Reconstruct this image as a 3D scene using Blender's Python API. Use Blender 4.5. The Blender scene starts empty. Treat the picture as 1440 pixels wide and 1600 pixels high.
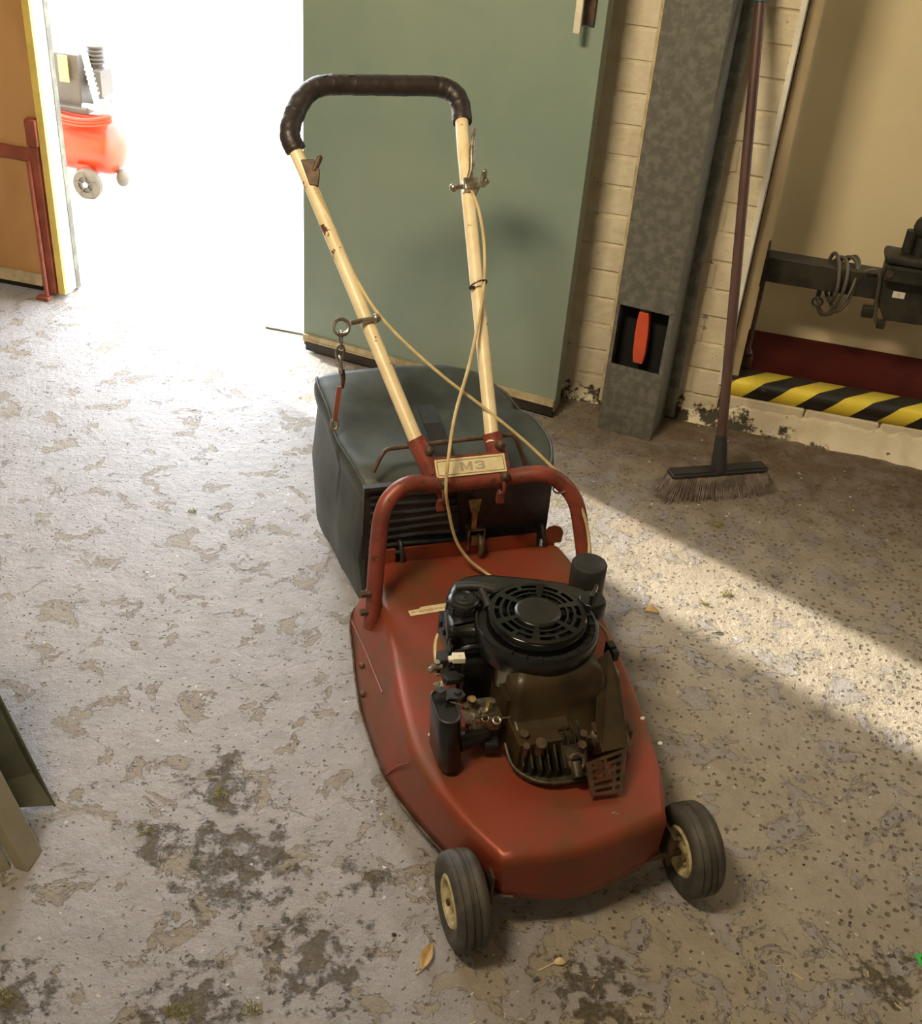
import bpy, bmesh, math, random
from mathutils import Vector, Matrix, noise
R = math.radians
C = bpy.context.scene.collection
sc = bpy.context.scene
random.seed(7)

# ------------------------------------------------------------------ camera
cam_data = bpy.data.cameras.new('camera'); cam = bpy.data.objects.new('camera', cam_data); C.objects.link(cam)
F_PX, PITCH, ROLL, CAM_H = 1795.0, 33.6, 5.0, 1.5
cam_data.sensor_fit = 'HORIZONTAL'; cam_data.sensor_width = 36.0; cam_data.lens = 36.0 * F_PX / 1440.0
cam_data.clip_start = 0.05; cam_data.clip_end = 200
fw = Vector((0, math.cos(R(PITCH)), -math.sin(R(PITCH)))); rt0 = Vector((1, 0, 0)); up0 = rt0.cross(fw)
rt = rt0 * math.cos(R(ROLL)) + up0 * math.sin(R(ROLL)); up = -rt0 * math.sin(R(ROLL)) + up0 * math.cos(R(ROLL))
cam.matrix_world = Matrix(((rt.x, up.x, -fw.x, 0), (rt.y, up.y, -fw.y, 0), (rt.z, up.z, -fw.z, CAM_H), (0, 0, 0, 1)))
sc.camera = cam

# ------------------------------------------------------------------ light
sc.view_settings.view_transform = 'Standard'; sc.view_settings.look = 'None'
sc.view_settings.gamma = 1.0; sc.view_settings.use_curve_mapping = False
sc.view_settings.exposure = 0.0
world = bpy.data.worlds.new('sky'); sc.world = world; world.use_nodes = True
wn_ = world.node_tree.nodes; wn_['Background'].inputs['Color'].default_value = (0.86, 0.93, 1.0, 1)
wn_['Background'].inputs['Strength'].default_value = 11.0

def lamp(name, kind, energy, color, loc=(0, 0, 0), direction=(0, 0, -1), **kw):
    d = bpy.data.lights.new(name, kind); d.energy = energy; d.color = color
    for k, v in kw.items(): setattr(d, k, v)
    o = bpy.data.objects.new(name, d); C.objects.link(o); o.location = loc
    o.rotation_euler = Vector(direction).to_track_quat('-Z', 'Y').to_euler(); return o
SUN_EL = 27
lamp('sun', 'SUN', 8.8, (1.0, 0.92, 0.74), direction=(0.773 * math.cos(R(SUN_EL)), -0.634 * math.cos(R(SUN_EL)), -math.sin(R(SUN_EL))), angle=R(1.3))
lamp('ceiling_tube_lamp', 'AREA', 35.0, (1.0, 0.82, 0.55), loc=(-0.95, 0.6, 2.7), direction=(0.5, 1.05, -0.9), shape='RECTANGLE', size=0.7, size_y=0.25, spread=R(120))
lamp('rear_fill_lamp', 'AREA', 7.0, (1.0, 0.82, 0.55), loc=(0.3, -1.5, 2.6), direction=(0.12, 1, -0.5), shape='RECTANGLE', size=1.2, size_y=0.3)  # unseen fill lamp, added behind the camera to brighten back wall and recess

# ------------------------------------------------------------------ materials
def N(nt, t, **kw):
    n = nt.nodes.new(t)
    for k, v in kw.items():
        if k.startswith('i_'):
            n.inputs[int(k[2:])].default_value = v
        else: setattr(n, k, v)
    return n
def base_mat(name):
    m = bpy.data.materials.new(name); m.use_nodes = True
    nt = m.node_tree; b = nt.nodes['Principled BSDF']; return m, nt, b
def noise_n(nt, vec, scale, detail=4, rough=.55, dist=0.0):
    n = nt.nodes.new('ShaderNodeTexNoise'); n.inputs['Scale'].default_value = scale
    n.inputs['Detail'].default_value = detail; n.inputs['Roughness'].default_value = rough; n.inputs['Distortion'].default_value = dist
    if vec: nt.links.new(vec, n.inputs['Vector'])
    return n.outputs['Fac']
def ramp(nt, fac, lo, hi):
    n = nt.nodes.new('ShaderNodeMapRange'); n.interpolation_type = 'SMOOTHSTEP'
    n.inputs['From Min'].default_value = lo; n.inputs['From Max'].default_value = hi
    nt.links.new(fac, n.inputs['Value']); return n.outputs['Result']
def mth(nt, op, a, b=None):
    n = nt.nodes.new('ShaderNodeMath'); n.operation = op; n.use_clamp = False
    for i, x in enumerate((a, b)):
        if x is None: continue
        if isinstance(x, (int, float)): n.inputs[i].default_value = x
        else: nt.links.new(x, n.inputs[i])
    return n.outputs[0]
def mixc(nt, fac, a, b):
    n = nt.nodes.new('ShaderNodeMix'); n.data_type = 'RGBA'
    if isinstance(fac, (int, float)): n.inputs[0].default_value = fac
    else: nt.links.new(fac, n.inputs[0])
    for i, x in ((6, a), (7, b)):
        if isinstance(x, tuple): n.inputs[i].default_value = (*x, 1) if len(x) == 3 else x
        else: nt.links.new(x, n.inputs[i])
    return n.outputs[2]
def bump(nt, b, h, strength, dist=.002):
    n = nt.nodes.new('ShaderNodeBump'); n.inputs['Strength'].default_value = strength; n.inputs['Distance'].default_value = dist
    nt.links.new(h, n.inputs['Height']); nt.links.new(n.outputs[0], b.inputs['Normal'])
def mat(name, c1, c2=None, rough=.5, metal=0.0, scale=12, lo=.4, hi=.6, bmp=0.0, bscale=None, spots=None, stretch=None, coat=0.0, rough2=None):
    m, nt, b = base_mat(name)
    tc = nt.nodes.new('ShaderNodeTexCoord'); vec = tc.outputs['Object']
    if stretch:
        mp = nt.nodes.new('ShaderNodeMapping'); mp.inputs['Scale'].default_value = stretch; nt.links.new(vec, mp.inputs['Vector']); vec = mp.outputs[0]
    f = noise_n(nt, vec, scale, 6, .6)
    col = mixc(nt, ramp(nt, f, lo, hi), c1, c2 or tuple(x * .85 for x in c1))
    if spots:
        sc_, thr, scol = spots
        g = ramp(nt, noise_n(nt, vec, sc_, 5, .65), thr, thr + .025)
        col = mixc(nt, g, col, scol)
    nt.links.new(col, b.inputs['Base Color'])
    b.inputs['Roughness'].default_value = rough; b.inputs['Metallic'].default_value = metal
    if rough2 is not None:
        r = nt.nodes.new('ShaderNodeMapRange'); r.inputs['To Min'].default_value = rough; r.inputs['To Max'].default_value = rough2
        nt.links.new(f, r.inputs['Value']); nt.links.new(r.outputs[0], b.inputs['Roughness'])
    if coat: b.inputs['Coat Weight'].default_value = coat
    if bmp: bump(nt, b, noise_n(nt, vec, bscale or scale * 6, 4, .6), bmp)
    return m

M = {}
M['red'] = mat('red_enamel', (.30, .060, .030), (.185, .075, .034), rough=.30, metal=.30, scale=6, lo=.40, hi=.66, bmp=.12, bscale=240, spots=(38, .735, (.50, .42, .36)), rough2=.52)
M['red_tube'] = mat('worn_red_tube', (.27, .062, .040), (.18, .045, .03), rough=.42, metal=.15, scale=22, spots=(60, .62, (.09, .045, .02)))
M['cream_tube'] = mat('chipped_cream_tube', (.80, .68, .44), (.72, .58, .34), rough=.38, scale=16, spots=(22, .625, (.13, .045, .018)))
M['cream'] = mat('cream_sticker', (.74, .64, .40), (.66, .56, .33), rough=.55, scale=40)
M['plate_ink'] = mat('faded_grey_ink', (.36, .30, .22), (.46, .39, .27), rough=.6, scale=120)
M['red_ink'] = mat('faded_red_ink', (.42, .14, .08), rough=.6)
M['grip'] = mat('dark_wrapped_grip', (.020, .015, .014), (.032, .022, .019), rough=.42, scale=30, bmp=.35, bscale=120)
M['black'] = mat('black_plastic', (.008, .008, .009), (.014, .013, .012), rough=.27, scale=18, bmp=.05, bscale=200)
M['black_gloss'] = mat('glossy_black_plastic', (.005, .005, .006), rough=.14, scale=10)
M['black_matt'] = mat('dull_black_plastic', (.018, .017, .017), (.028, .026, .024), rough=.50, scale=18)
M['grimy'] = mat('oily_brown_grime', (.050, .032, .012), (.020, .014, .006), rough=.40, scale=14, lo=.35, hi=.65, bmp=.15, bscale=90)
M['fins'] = mat('grimy_alloy', (.10, .085, .055), (.045, .035, .02), rough=.45, metal=.6, scale=50)
M['alloy'] = mat('bright_alloy', (.52, .49, .42), (.25, .21, .15), rough=.32, metal=.85, scale=60)
M['steel'] = mat('dull_steel', (.40, .37, .32), (.22, .17, .12), rough=.36, metal=.85, scale=45)
M['rusty'] = mat('rusty_dark_steel', (.13, .075, .045), (.07, .05, .035), rough=.55, metal=.4, scale=50)
M['brass'] = mat('brass', (.52, .38, .16), (.33, .24, .10), rough=.38, metal=.7, scale=60)
M['rubber'] = mat('grey_worn_rubber', (.050, .046, .040), (.085, .075, .06), rough=.62, scale=26, bmp=.3, bscale=140)
M['hub'] = mat('cream_wheel_hub', (.56, .49, .28), (.36, .29, .15), rough=.5, scale=50)
M['bag'] = mat('dark_green_canvas', (.030, .038, .034), (.052, .060, .052), rough=.46, scale=9, bmp=.25, bscale=500)
M['bag_panel'] = mat('black_ribbed_panel', (.017, .018, .020), (.032, .032, .032), rough=.40, scale=20, bmp=.5, bscale=90, spots=(75, .68, (.14, .12, .09)))
M['strap'] = mat('black_plastic_strap', (.018, .018, .018), rough=.42, scale=30, spots=(60, .66, (.20, .19, .17)))
M['cable'] = mat('yellowed_cable', (.62, .48, .24), (.50, .38, .18), rough=.42, scale=30)
M['cable_dark'] = mat('cable_tie', (.05, .03, .03), rough=.4)
M['gdoor'] = mat('green_door_paint', (.205, .275, .225), (.245, .298, .238), rough=.42, scale=2.2, lo=.35, hi=.65, bmp=.06, bscale=60, spots=(5.5, .70, (.135, .215, .19)), rough2=.55)
M['kick'] = mat('dark_kickboard', (.020, .016, .013), (.04, .03, .022), rough=.5, scale=14)
M['cream_strip'] = mat('aged_cream_strip', (.50, .42, .27), (.38, .30, .18), rough=.5, scale=20)
M['ply'] = mat('orange_plywood', (.54, .30, .12), (.44, .225, .08), rough=.55, scale=3.2, stretch=(1, 1, .35), bmp=.1, bscale=50)
M['yellow'] = mat('yellow_painted_edge', (.80, .62, .16), rough=.45)
M['whitewood'] = mat('white_painted_edge', (.86, .84, .74), rough=.5)
M['dark_edge'] = mat('weathered_grey_edge', (.20, .20, .15), (.12, .11, .08), rough=.6, scale=20)
M['brownred'] = mat('red_oxide_bar', (.33, .085, .05), (.24, .06, .035), rough=.5, scale=15)
M['galv'] = mat('galvanised_steel', (.135, .134, .113), (.200, .196, .165), rough=.45, metal=.30, scale=42, lo=.42, hi=.62)
M['hole'] = mat('black_cavity', (.006, .006, .006), rough=.9)
M['orange'] = mat('orange_red_plastic', (.62, .085, .03), rough=.42)
M['broomwood'] = mat('dark_red_broom_pole', (.060, .028, .025), (.095, .050, .042), rough=.42, scale=12, stretch=(1, 1, .2))
M['bristle'] = mat('grey_brown_bristle', (.14, .108, .086), (.27, .22, .185), rough=.75, scale=40)
M['bgreen'] = mat('green_grip', (.02, .10, .075), rough=.5)
M['beige'] = mat('beige_recess_wall', (.74, .64, .42), (.70, .60, .38), rough=.75, scale=2, bmp=.05, bscale=40)
M['taupe'] = mat('taupe_board', (.40, .31, .19), (.35, .27, .16), rough=.7, scale=6)
M['redfloor'] = mat('dark_red_ledge', (.060, .007, .003), (.045, .0055, .0025), rough=.9)
M['redfloor'].node_tree.nodes['Principled BSDF'].inputs['Specular IOR Level'].default_value = .12
M['tow'] = mat('black_painted_steel', (.016, .015, .012), (.035, .030, .02), rough=.5, scale=18, bmp=.1)
M['towcable'] = mat('grey_rubber_cable', (.10, .088, .06), (.06, .05, .035), rough=.55)
M['white_label'] = mat('white_label', (.85, .82, .72), rough=.5)
M['white'] = mat('white_plastic', (.75, .70, .55), rough=.45)
M['creampost'] = mat('cream_painted_steel', (.44, .40, .29), (.38, .34, .24), rough=.45, scale=10, bmp=.03)
M['darkgreen'] = mat('olive_green_steel', (.17, .17, .115), (.12, .12, .08), rough=.42, scale=12)
M['leaf'] = mat('dry_leaf', (.58, .40, .17), (.44, .27, .10), rough=.6, scale=60)
M['straw'] = mat('pale_chip', (.78, .64, .36), (.62, .48, .25), rough=.6, scale=60)
M['moss'] = mat('dried_grass', (.30, .28, .09), (.20, .17, .06), rough=.8, scale=60)
M['pebble'] = mat('dark_grit', (.055, .045, .035), rough=.7)
M['ggreen'] = mat('bright_green_plastic', (.07, .62, .12), rough=.4)
M['ink'] = mat('black_ink', (.01, .02, .01), rough=.6)
M['comp_red'] = mat('compressor_red', (.62, .06, .02), rough=.35)
M['comp_grey'] = mat('compressor_grey', (.10, .085, .07), rough=.5)
M['comp_tyre'] = mat('compressor_tyre', (.14, .12, .09), rough=.6)
M['woodstick'] = mat('brown_stick', (.20, .11, .05), (.12, .06, .03), rough=.6, scale=30)
M['plaster'] = mat('off_white_plaster', (.62, .55, .40), (.52, .45, .32), rough=.8, scale=3)
M['ceil'] = mat('ceiling_paint', (.55, .50, .40), rough=.8)

def brick_mat():
    m, nt, b = base_mat('whitewashed_brick')
    geo = nt.nodes.new('ShaderNodeNewGeometry'); v = geo.outputs['Position']
    f = noise_n(nt, v, 9, 6, .6)
    col = mixc(nt, ramp(nt, f, .38, .66), (.74, .66, .50), (.64, .55, .39))
    g = ramp(nt, noise_n(nt, v, 26, 6, .7), .64, .70)
    col = mixc(nt, mth(nt, 'MULTIPLY', g, .75), col, (.17, .12, .08))
    sep = nt.nodes.new('ShaderNodeSeparateXYZ'); nt.links.new(v, sep.inputs[0])
    low = nt.nodes.new('ShaderNodeMapRange'); low.inputs['From Min'].default_value = .0; low.inputs['From Max'].default_value = .14
    low.inputs['To Min'].default_value = .17; low.inputs['To Max'].default_value = -.12; nt.links.new(sep.outputs[2], low.inputs['Value'])
    xr = nt.nodes.new('ShaderNodeMapRange'); xr.inputs['From Min'].default_value = .78; xr.inputs['From Max'].default_value = 1.0
    xr.inputs['To Min'].default_value = 0; xr.inputs['To Max'].default_value = .16; nt.links.new(sep.outputs[0], xr.inputs['Value'])
    d = mth(nt, 'SUBTRACT', mth(nt, 'ADD', noise_n(nt, v, 17, 6, .7), low.outputs[0]), xr.outputs[0])
    col = mixc(nt, ramp(nt, d, .60, .68), col, (.045, .035, .018))
    nt.links.new(col, b.inputs['Base Color']); b.inputs['Roughness'].default_value = .7
    bump(nt, b, noise_n(nt, v, 45, 6, .6), .9, .004)
    return m
M['brick'] = brick_mat()

def floor_mat():
    m, nt, b = base_mat('worn_painted_concrete')
    geo = nt.nodes.new('ShaderNodeNewGeometry'); v = geo.outputs['Position']
    sep = nt.nodes.new('ShaderNodeSeparateXYZ'); nt.links.new(v, sep.inputs[0])
    X, Y = sep.outputs[0], sep.outputs[1]
    big = noise_n(nt, v, 1.6, 4, .5); fine = noise_n(nt, v, 60, 6, .65); mid = noise_n(nt, v, 14, 6, .6)
    conc = mixc(nt, ramp(nt, mid, .35, .68), (.48, .425, .355), (.40, .350, .285))
    conc = mixc(nt, mth(nt, 'MULTIPLY', ramp(nt, fine, .5, .75), .5), conc, (.45, .41, .35))
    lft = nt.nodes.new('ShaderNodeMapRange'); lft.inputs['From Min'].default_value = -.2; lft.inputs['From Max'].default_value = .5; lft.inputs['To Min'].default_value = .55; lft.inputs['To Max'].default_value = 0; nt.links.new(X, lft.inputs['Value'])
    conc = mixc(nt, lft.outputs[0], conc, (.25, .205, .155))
    # paint film left on the floor, thinner towards the right
    lr = nt.nodes.new('ShaderNodeMapRange'); lr.inputs['From Min'].default_value = -.15; lr.inputs['From Max'].default_value = .55
    lr.inputs['To Min'].default_value = .035; lr.inputs['To Max'].default_value = -.10; nt.links.new(X, lr.inputs['Value'])
    pn = mth(nt, 'ADD', noise_n(nt, v, 12, 9, .66, .5), lr.outputs[0])
    paint = ramp(nt, pn, .455, .468)
    pcol = mixc(nt, ramp(nt, mid, .35, .7), (.430, .402, .402), (.355, .330, .322))
    col = mixc(nt, paint, conc, pcol)
    edge = mth(nt, 'SUBTRACT', ramp(nt, pn, .440, .456), paint)
    col = mixc(nt, mth(nt, 'MULTIPLY', edge, .55), col, (.17, .135, .105))
    # brown grass and dirt patches
    spots = [((-0.363, 1.336, 0), .07), ((-0.306, 1.195, 0), .13), ((-0.435, 1.219, 0), .06), ((-0.159, 1.035, 0), .10), ((-0.315, 0.938, 0), .10), ((-0.574, 0.933, 0), .08), ((-0.096, 1.192, 0), .05), ((0.697, 1.087, 0), .06), ((0.257, 1.013, 0), .09), ((-0.37, 1.394, 0), .05)]
    acc = None
    for (c, r) in spots:
        vs = nt.nodes.new('ShaderNodeVectorMath'); vs.operation = 'DISTANCE'; nt.links.new(v, vs.inputs[0]); vs.inputs[1].default_value = c
        q = mth(nt, 'MAXIMUM', mth(nt, 'SUBTRACT', 1.0, mth(nt, 'DIVIDE', vs.outputs['Value'], r * 1.25)), 0.0)
        acc = q if acc is None else mth(nt, 'MAXIMUM', acc, q)
    dn = mth(nt, 'ADD', noise_n(nt, v, 34, 9, .72), mth(nt, 'MULTIPLY', acc, .21))
    dirt = mth(nt, 'MULTIPLY', ramp(nt, dn, .60, .72), .85)
    col = mixc(nt, dirt, col, mixc(nt, ramp(nt, fine, .4, .6), (.15, .115, .065), (.085, .065, .022)))
    # warm brown shade along the back wall, painted into the floor colour
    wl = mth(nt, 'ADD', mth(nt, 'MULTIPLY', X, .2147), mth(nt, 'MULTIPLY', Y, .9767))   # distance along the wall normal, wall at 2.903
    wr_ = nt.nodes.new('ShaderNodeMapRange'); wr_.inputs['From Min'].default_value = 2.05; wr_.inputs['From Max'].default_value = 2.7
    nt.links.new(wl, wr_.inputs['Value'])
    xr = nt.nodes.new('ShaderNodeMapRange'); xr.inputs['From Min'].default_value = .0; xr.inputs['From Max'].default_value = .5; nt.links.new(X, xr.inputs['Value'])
    wall_shade = mth(nt, 'MULTIPLY', mth(nt, 'MULTIPLY', wr_.outputs[0], xr.outputs[0]), mth(nt, 'ADD', .42, mid))
    col = mixc(nt, wall_shade, col, (.125, .082, .042))
    # pits
    vo = nt.nodes.new('ShaderNodeTexVoronoi'); vo.inputs['Scale'].default_value = 62; vo.inputs['Randomness'].default_value = 1
    mpv = nt.nodes.new('ShaderNodeVectorMath'); mpv.operation = 'ADD'
    nz = nt.nodes.new('ShaderNodeTexNoise'); nz.inputs['Scale'].default_value = 90; nt.links.new(v, nz.inputs['Vector'])
    sv = nt.nodes.new('ShaderNodeVectorMath'); sv.operation = 'SCALE'; sv.inputs['Scale'].default_value = .012; nt.links.new(nz.outputs['Color'], sv.inputs[0])
    nt.links.new(v, mpv.inputs[0]); nt.links.new(sv.outputs[0], mpv.inputs[1]); nt.links.new(mpv.outputs[0], vo.inputs['Vector'])
    pr = nt.nodes.new('ShaderNodeMapRange'); pr.inputs['From Min'].default_value = .0; pr.inputs['From Max'].default_value = 1.2
    pr.inputs['To Min'].default_value = .17; pr.inputs['To Max'].default_value = .33; nt.links.new(X, pr.inputs['Value'])
    pth = mth(nt, 'MULTIPLY', pr.outputs[0], mth(nt, 'ADD', .35, noise_n(nt, v, 7, 3, .5)))
    pit = mth(nt, 'LESS_THAN', vo.outputs['Distance'], pth)
    soft = ramp(nt, mth(nt, 'DIVIDE', vo.outputs['Distance'], pth), 1.15, .75)
    col = mixc(nt, mth(nt, 'MULTIPLY', soft, .70), col, (.11, .082, .055))
    # pale chips
    vo2 = nt.nodes.new('ShaderNodeTexVoronoi'); vo2.inputs['Scale'].default_value = 26; nt.links.new(mpv.outputs[0], vo2.inputs['Vector'])
    chip = ramp(nt, vo2.outputs['Distance'], .085, .055)
    col = mixc(nt, chip, col, (.72, .70, .66))
    nt.links.new(col, b.inputs['Base Color'])
    rr = nt.nodes.new('ShaderNodeMapRange'); rr.inputs['To Min'].default_value = .56; rr.inputs['To Max'].default_value = .44
    nt.links.new(paint, rr.inputs['Value'])
    rg = mth(nt, 'ADD', rr.outputs[0], mth(nt, 'MULTIPLY', wall_shade, .3)); rg = mth(nt, 'ADD', rg, mth(nt, 'MULTIPLY', dirt, .3))
    nt.links.new(rg, b.inputs['Roughness'])
    h = mth(nt, 'ADD', mth(nt, 'MULTIPLY', paint, .35), mth(nt, 'MULTIPLY', noise_n(nt, v, 48, 7, .68), 1.5))
    h = mth(nt, 'ADD', h, mth(nt, 'MULTIPLY', noise_n(nt, v, 5, 3, .5), 1.0))
    h = mth(nt, 'SUBTRACT', h, mth(nt, 'MULTIPLY', soft, .8))
    h = mth(nt, 'SUBTRACT', h, mth(nt, 'MULTIPLY', dirt, .6))
    bump(nt, b, h, .9, .006)
    return m
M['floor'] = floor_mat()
M['outside'] = mat('pale_yard_concrete', (.62, .60, .55), (.56, .54, .50), rough=.8, scale=4)

def tape_mat():
    m, nt, b = base_mat('yellow_black_hazard_stripes')
    tc = nt.nodes.new('ShaderNodeTexCoord'); uv = tc.outputs['UV']
    s = nt.nodes.new('ShaderNodeSeparateXYZ'); nt.links.new(uv, s.inputs[0])
    t = mth(nt, 'FRACT', mth(nt, 'SUBTRACT', mth(nt, 'DIVIDE', s.outputs[0], .142), mth(nt, 'ADD', mth(nt, 'MULTIPLY', s.outputs[1], 7.4), -.05)))
    msk = mth(nt, 'GREATER_THAN', t, .5)
    geo = tc.outputs['Object']
    wear = ramp(nt, noise_n(nt, geo, 30, 5, .7), .68, .72)
    yel = mixc(nt, noise_n(nt, geo, 12, 4, .6), (.86, .68, .06), (.74, .56, .05))
    col = mixc(nt, msk, (.014, .012, .010), yel); col = mixc(nt, mth(nt, 'MULTIPLY', wear, .5), col, (.25, .2, .08))
    nt.links.new(col, b.inputs['Base Color']); b.inputs['Roughness'].default_value = .45
    return m
M['tape'] = tape_mat()

# ------------------------------------------------------------------ mesh helpers
def new_obj(name, bm, m, parent=None, smooth=True, label=None, bevel=None, angle=35):
    me = bpy.data.meshes.new(name); bmesh.ops.recalc_face_normals(bm, faces=bm.faces)
    bm.to_mesh(me); bm.free(); me.materials.append(m)
    for p in me.polygons: p.use_smooth = smooth
    o = bpy.data.objects.new(name, me); C.objects.link(o)
    if parent: o.parent = parent
    if label: o['label'] = label
    if bevel:
        md = o.modifiers.new('bevel', 'BEVEL'); md.width = bevel; md.segments = 3; md.limit_method = 'ANGLE'; md.angle_limit = R(40)
    if smooth:
        try: me.set_sharp_from_angle(angle=R(angle))
        except Exception: pass
    return o
def bm_join(bm, other, mtx=None):
    me = bpy.data.meshes.new('tmp'); other.to_mesh(me); other.free()
    if mtx is not None: me.transform(mtx)
    bm.from_mesh(me); bpy.data.meshes.remove(me); return bm
def box(bm, c, s, rot=None):
    t = bmesh.new(); bmesh.ops.create_cube(t, size=1)
    mt = Matrix.Translation(c) @ (rot.to_4x4() if rot else Matrix()) @ Matrix.Diagonal((*s, 1))
    return bm_join(bm, t, mt)
def rotz(a): return Matrix.Rotation(R(a), 3, 'Z')
def rotx(a): return Matrix.Rotation(R(a), 3, 'X')
def roty(a): return Matrix.Rotation(R(a), 3, 'Y')
def cyl(bm, p0, p1, r, r2=None, seg=20):
    p0, p1 = Vector(p0), Vector(p1); d = p1 - p0
    t = bmesh.new(); bmesh.ops.create_cone(t, cap_ends=True, segments=seg, radius1=r, radius2=r if r2 is None else r2, depth=d.length)
    mt = Matrix.Translation((p0 + p1) / 2) @ d.to_track_quat('Z', 'Y').to_matrix().to_4x4()
    return bm_join(bm, t, mt)
def sphere(bm, c, r, scale=(1, 1, 1), seg=16):
    t = bmesh.new(); bmesh.ops.create_uvsphere(t, u_segments=seg, v_segments=seg // 2, radius=r)
    return bm_join(bm, t, Matrix.Translation(c) @ Matrix.Diagonal((*scale, 1)))
def torus(bm, c, axis, R_, r, seg=32, seg2=10, arc=1.0, squash=1.0):
    ax = Vector(axis).normalized(); q = ax.to_track_quat('Z', 'Y').to_matrix()
    pts = [Vector(c) + q @ Vector((R_ * math.cos(2 * math.pi * arc * i / seg), squash * R_ * math.sin(2 * math.pi * arc * i / seg), 0)) for i in range(seg + (arc < 1))]
    return tube(bm, pts, r, seg2, closed=(arc >= 1))
def smooth_path(pts, n=8, closed=False):
    P = [Vector(p) for p in pts]; out = []; k = len(P)
    rng = range(k if closed else k - 1)
    for i in rng:
        if closed: a, b, c, d = P[(i - 1) % k], P[i], P[(i + 1) % k], P[(i + 2) % k]
        else: a, b, c, d = P[max(i - 1, 0)], P[i], P[i + 1], P[min(i + 2, k - 1)]
        for j in range(n):
            t = j / n
            out.append(.5 * ((2 * b) + (-a + c) * t + (2 * a - 5 * b + 4 * c - d) * t * t + (-a + 3 * b - 3 * c + d) * t ** 3))
    if not closed: out.append(P[-1])
    return out
def tube(bm, pts, r, seg=12, closed=False, rf=None):
    P = [Vector(p) for p in pts]; k = len(P); rings = []; prev = None
    for i in range(k):
        if closed: t = (P[(i + 1) % k] - P[(i - 1) % k])
        else: t = P[min(i + 1, k - 1)] - P[max(i - 1, 0)]
        t.normalize()
        if prev is None:
            a = Vector((0, 0, 1)) if abs(t.z) < .9 else Vector((1, 0, 0)); nrm = (a - t * a.dot(t)).normalized()
        else: nrm = (prev - t * prev.dot(t)).normalized()
        prev = nrm; bn = t.cross(nrm); ri = rf(i, k) if rf else r
        rings.append([bm.verts.new(P[i] + (nrm * math.cos(2 * math.pi * j / seg) + bn * math.sin(2 * math.pi * j / seg)) * (ri if not callable(ri) else ri(j))) for j in range(seg)])
    rr = range(k if closed else k - 1)
    for i in rr:
        A, B_ = rings[i], rings[(i + 1) % k]
        for j in range(seg): bm.faces.new((A[j], A[(j + 1) % seg], B_[(j + 1) % seg], B_[j]))
    if not closed:
        bm.faces.new(rings[0][::-1]); bm.faces.new(rings[-1])
    return bm
def lathe(bm, prof, c=(0, 0, 0), axis=(0, 0, 1), seg=40):
    q = Vector(axis).normalized().to_track_quat('Z', 'Y').to_matrix(); c = Vector(c); rings = []
    for (r, z) in prof:
        if r < 1e-6: rings.append([bm.verts.new(c + q @ Vector((0, 0, z)))])
        else: rings.append([bm.verts.new(c + q @ Vector((r * math.cos(2 * math.pi * j / seg), r * math.sin(2 * math.pi * j / seg), z))) for j in range(seg)])
    for A, B_ in zip(rings, rings[1:]):
        for j in range(seg):
            k = (j + 1) % seg
            if len(A) == 1 and len(B_) == 1: continue
            if len(A) == 1: bm.faces.new((A[0], B_[k], B_[j]))
            elif len(B_) == 1: bm.faces.new((A[j], A[k], B_[0]))
            else: bm.faces.new((A[j], A[k], B_[k], B_[j]))
    return bm
def prism(bm, poly, z0, z1, mtx=None):
    t = bmesh.new(); a = [t.verts.new((x, y, z0)) for x, y in poly]; b = [t.verts.new((x, y, z1)) for x, y in poly]; k = len(poly)
    t.faces.new(a[::-1]); t.faces.new(b)
    for i in range(k): t.faces.new((a[i], a[(i + 1) % k], b[(i + 1) % k], b[i]))
    return bm_join(bm, t, mtx)
def loft(bm, rings, cap=True):
    V = [[bm.verts.new(p) for p in r] for r in rings]; k = len(V[0])
    for A, B_ in zip(V, V[1:]):
        for j in range(k): bm.faces.new((A[j], A[(j + 1) % k], B_[(j + 1) % k], B_[j]))
    if cap: bm.faces.new(V[0][::-1]); bm.faces.new(V[-1])
    return bm
def plate(bm, pts, th):
    """thin solid plate through 3-D outline points (roughly planar)"""
    P = [Vector(p) for p in pts]; nrm = Vector((0, 0, 0))
    for i in range(len(P)): nrm += (P[i] - P[0]).cross(P[(i + 1) % len(P)] - P[0])
    nrm.normalize(); k = len(P)
    a = [bm.verts.new(p - nrm * th / 2) for p in P]; b = [bm.verts.new(p + nrm * th / 2) for p in P]
    bm.faces.new(a[::-1]); bm.faces.new(b)
    for i in range(k): bm.faces.new((a[i], a[(i + 1) % k], b[(i + 1) % k], b[i]))
    return bm
def empty(name, label, cat, loc=(0, 0, 0), rz=0, group=None):
    o = bpy.data.objects.new(name, None); C.objects.link(o); o.location = loc; o.rotation_euler = (0, 0, R(rz)); o.empty_display_size = .1
    o['label'] = label; o['category'] = cat
    if group: o['group'] = group
    return o
def tag(o, label, cat, group=None, kind=None):
    o['label'] = label; o['category'] = cat
    if group: o['group'] = group
    if kind: o['kind'] = kind
    return o
def B(): return bmesh.new()
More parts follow.
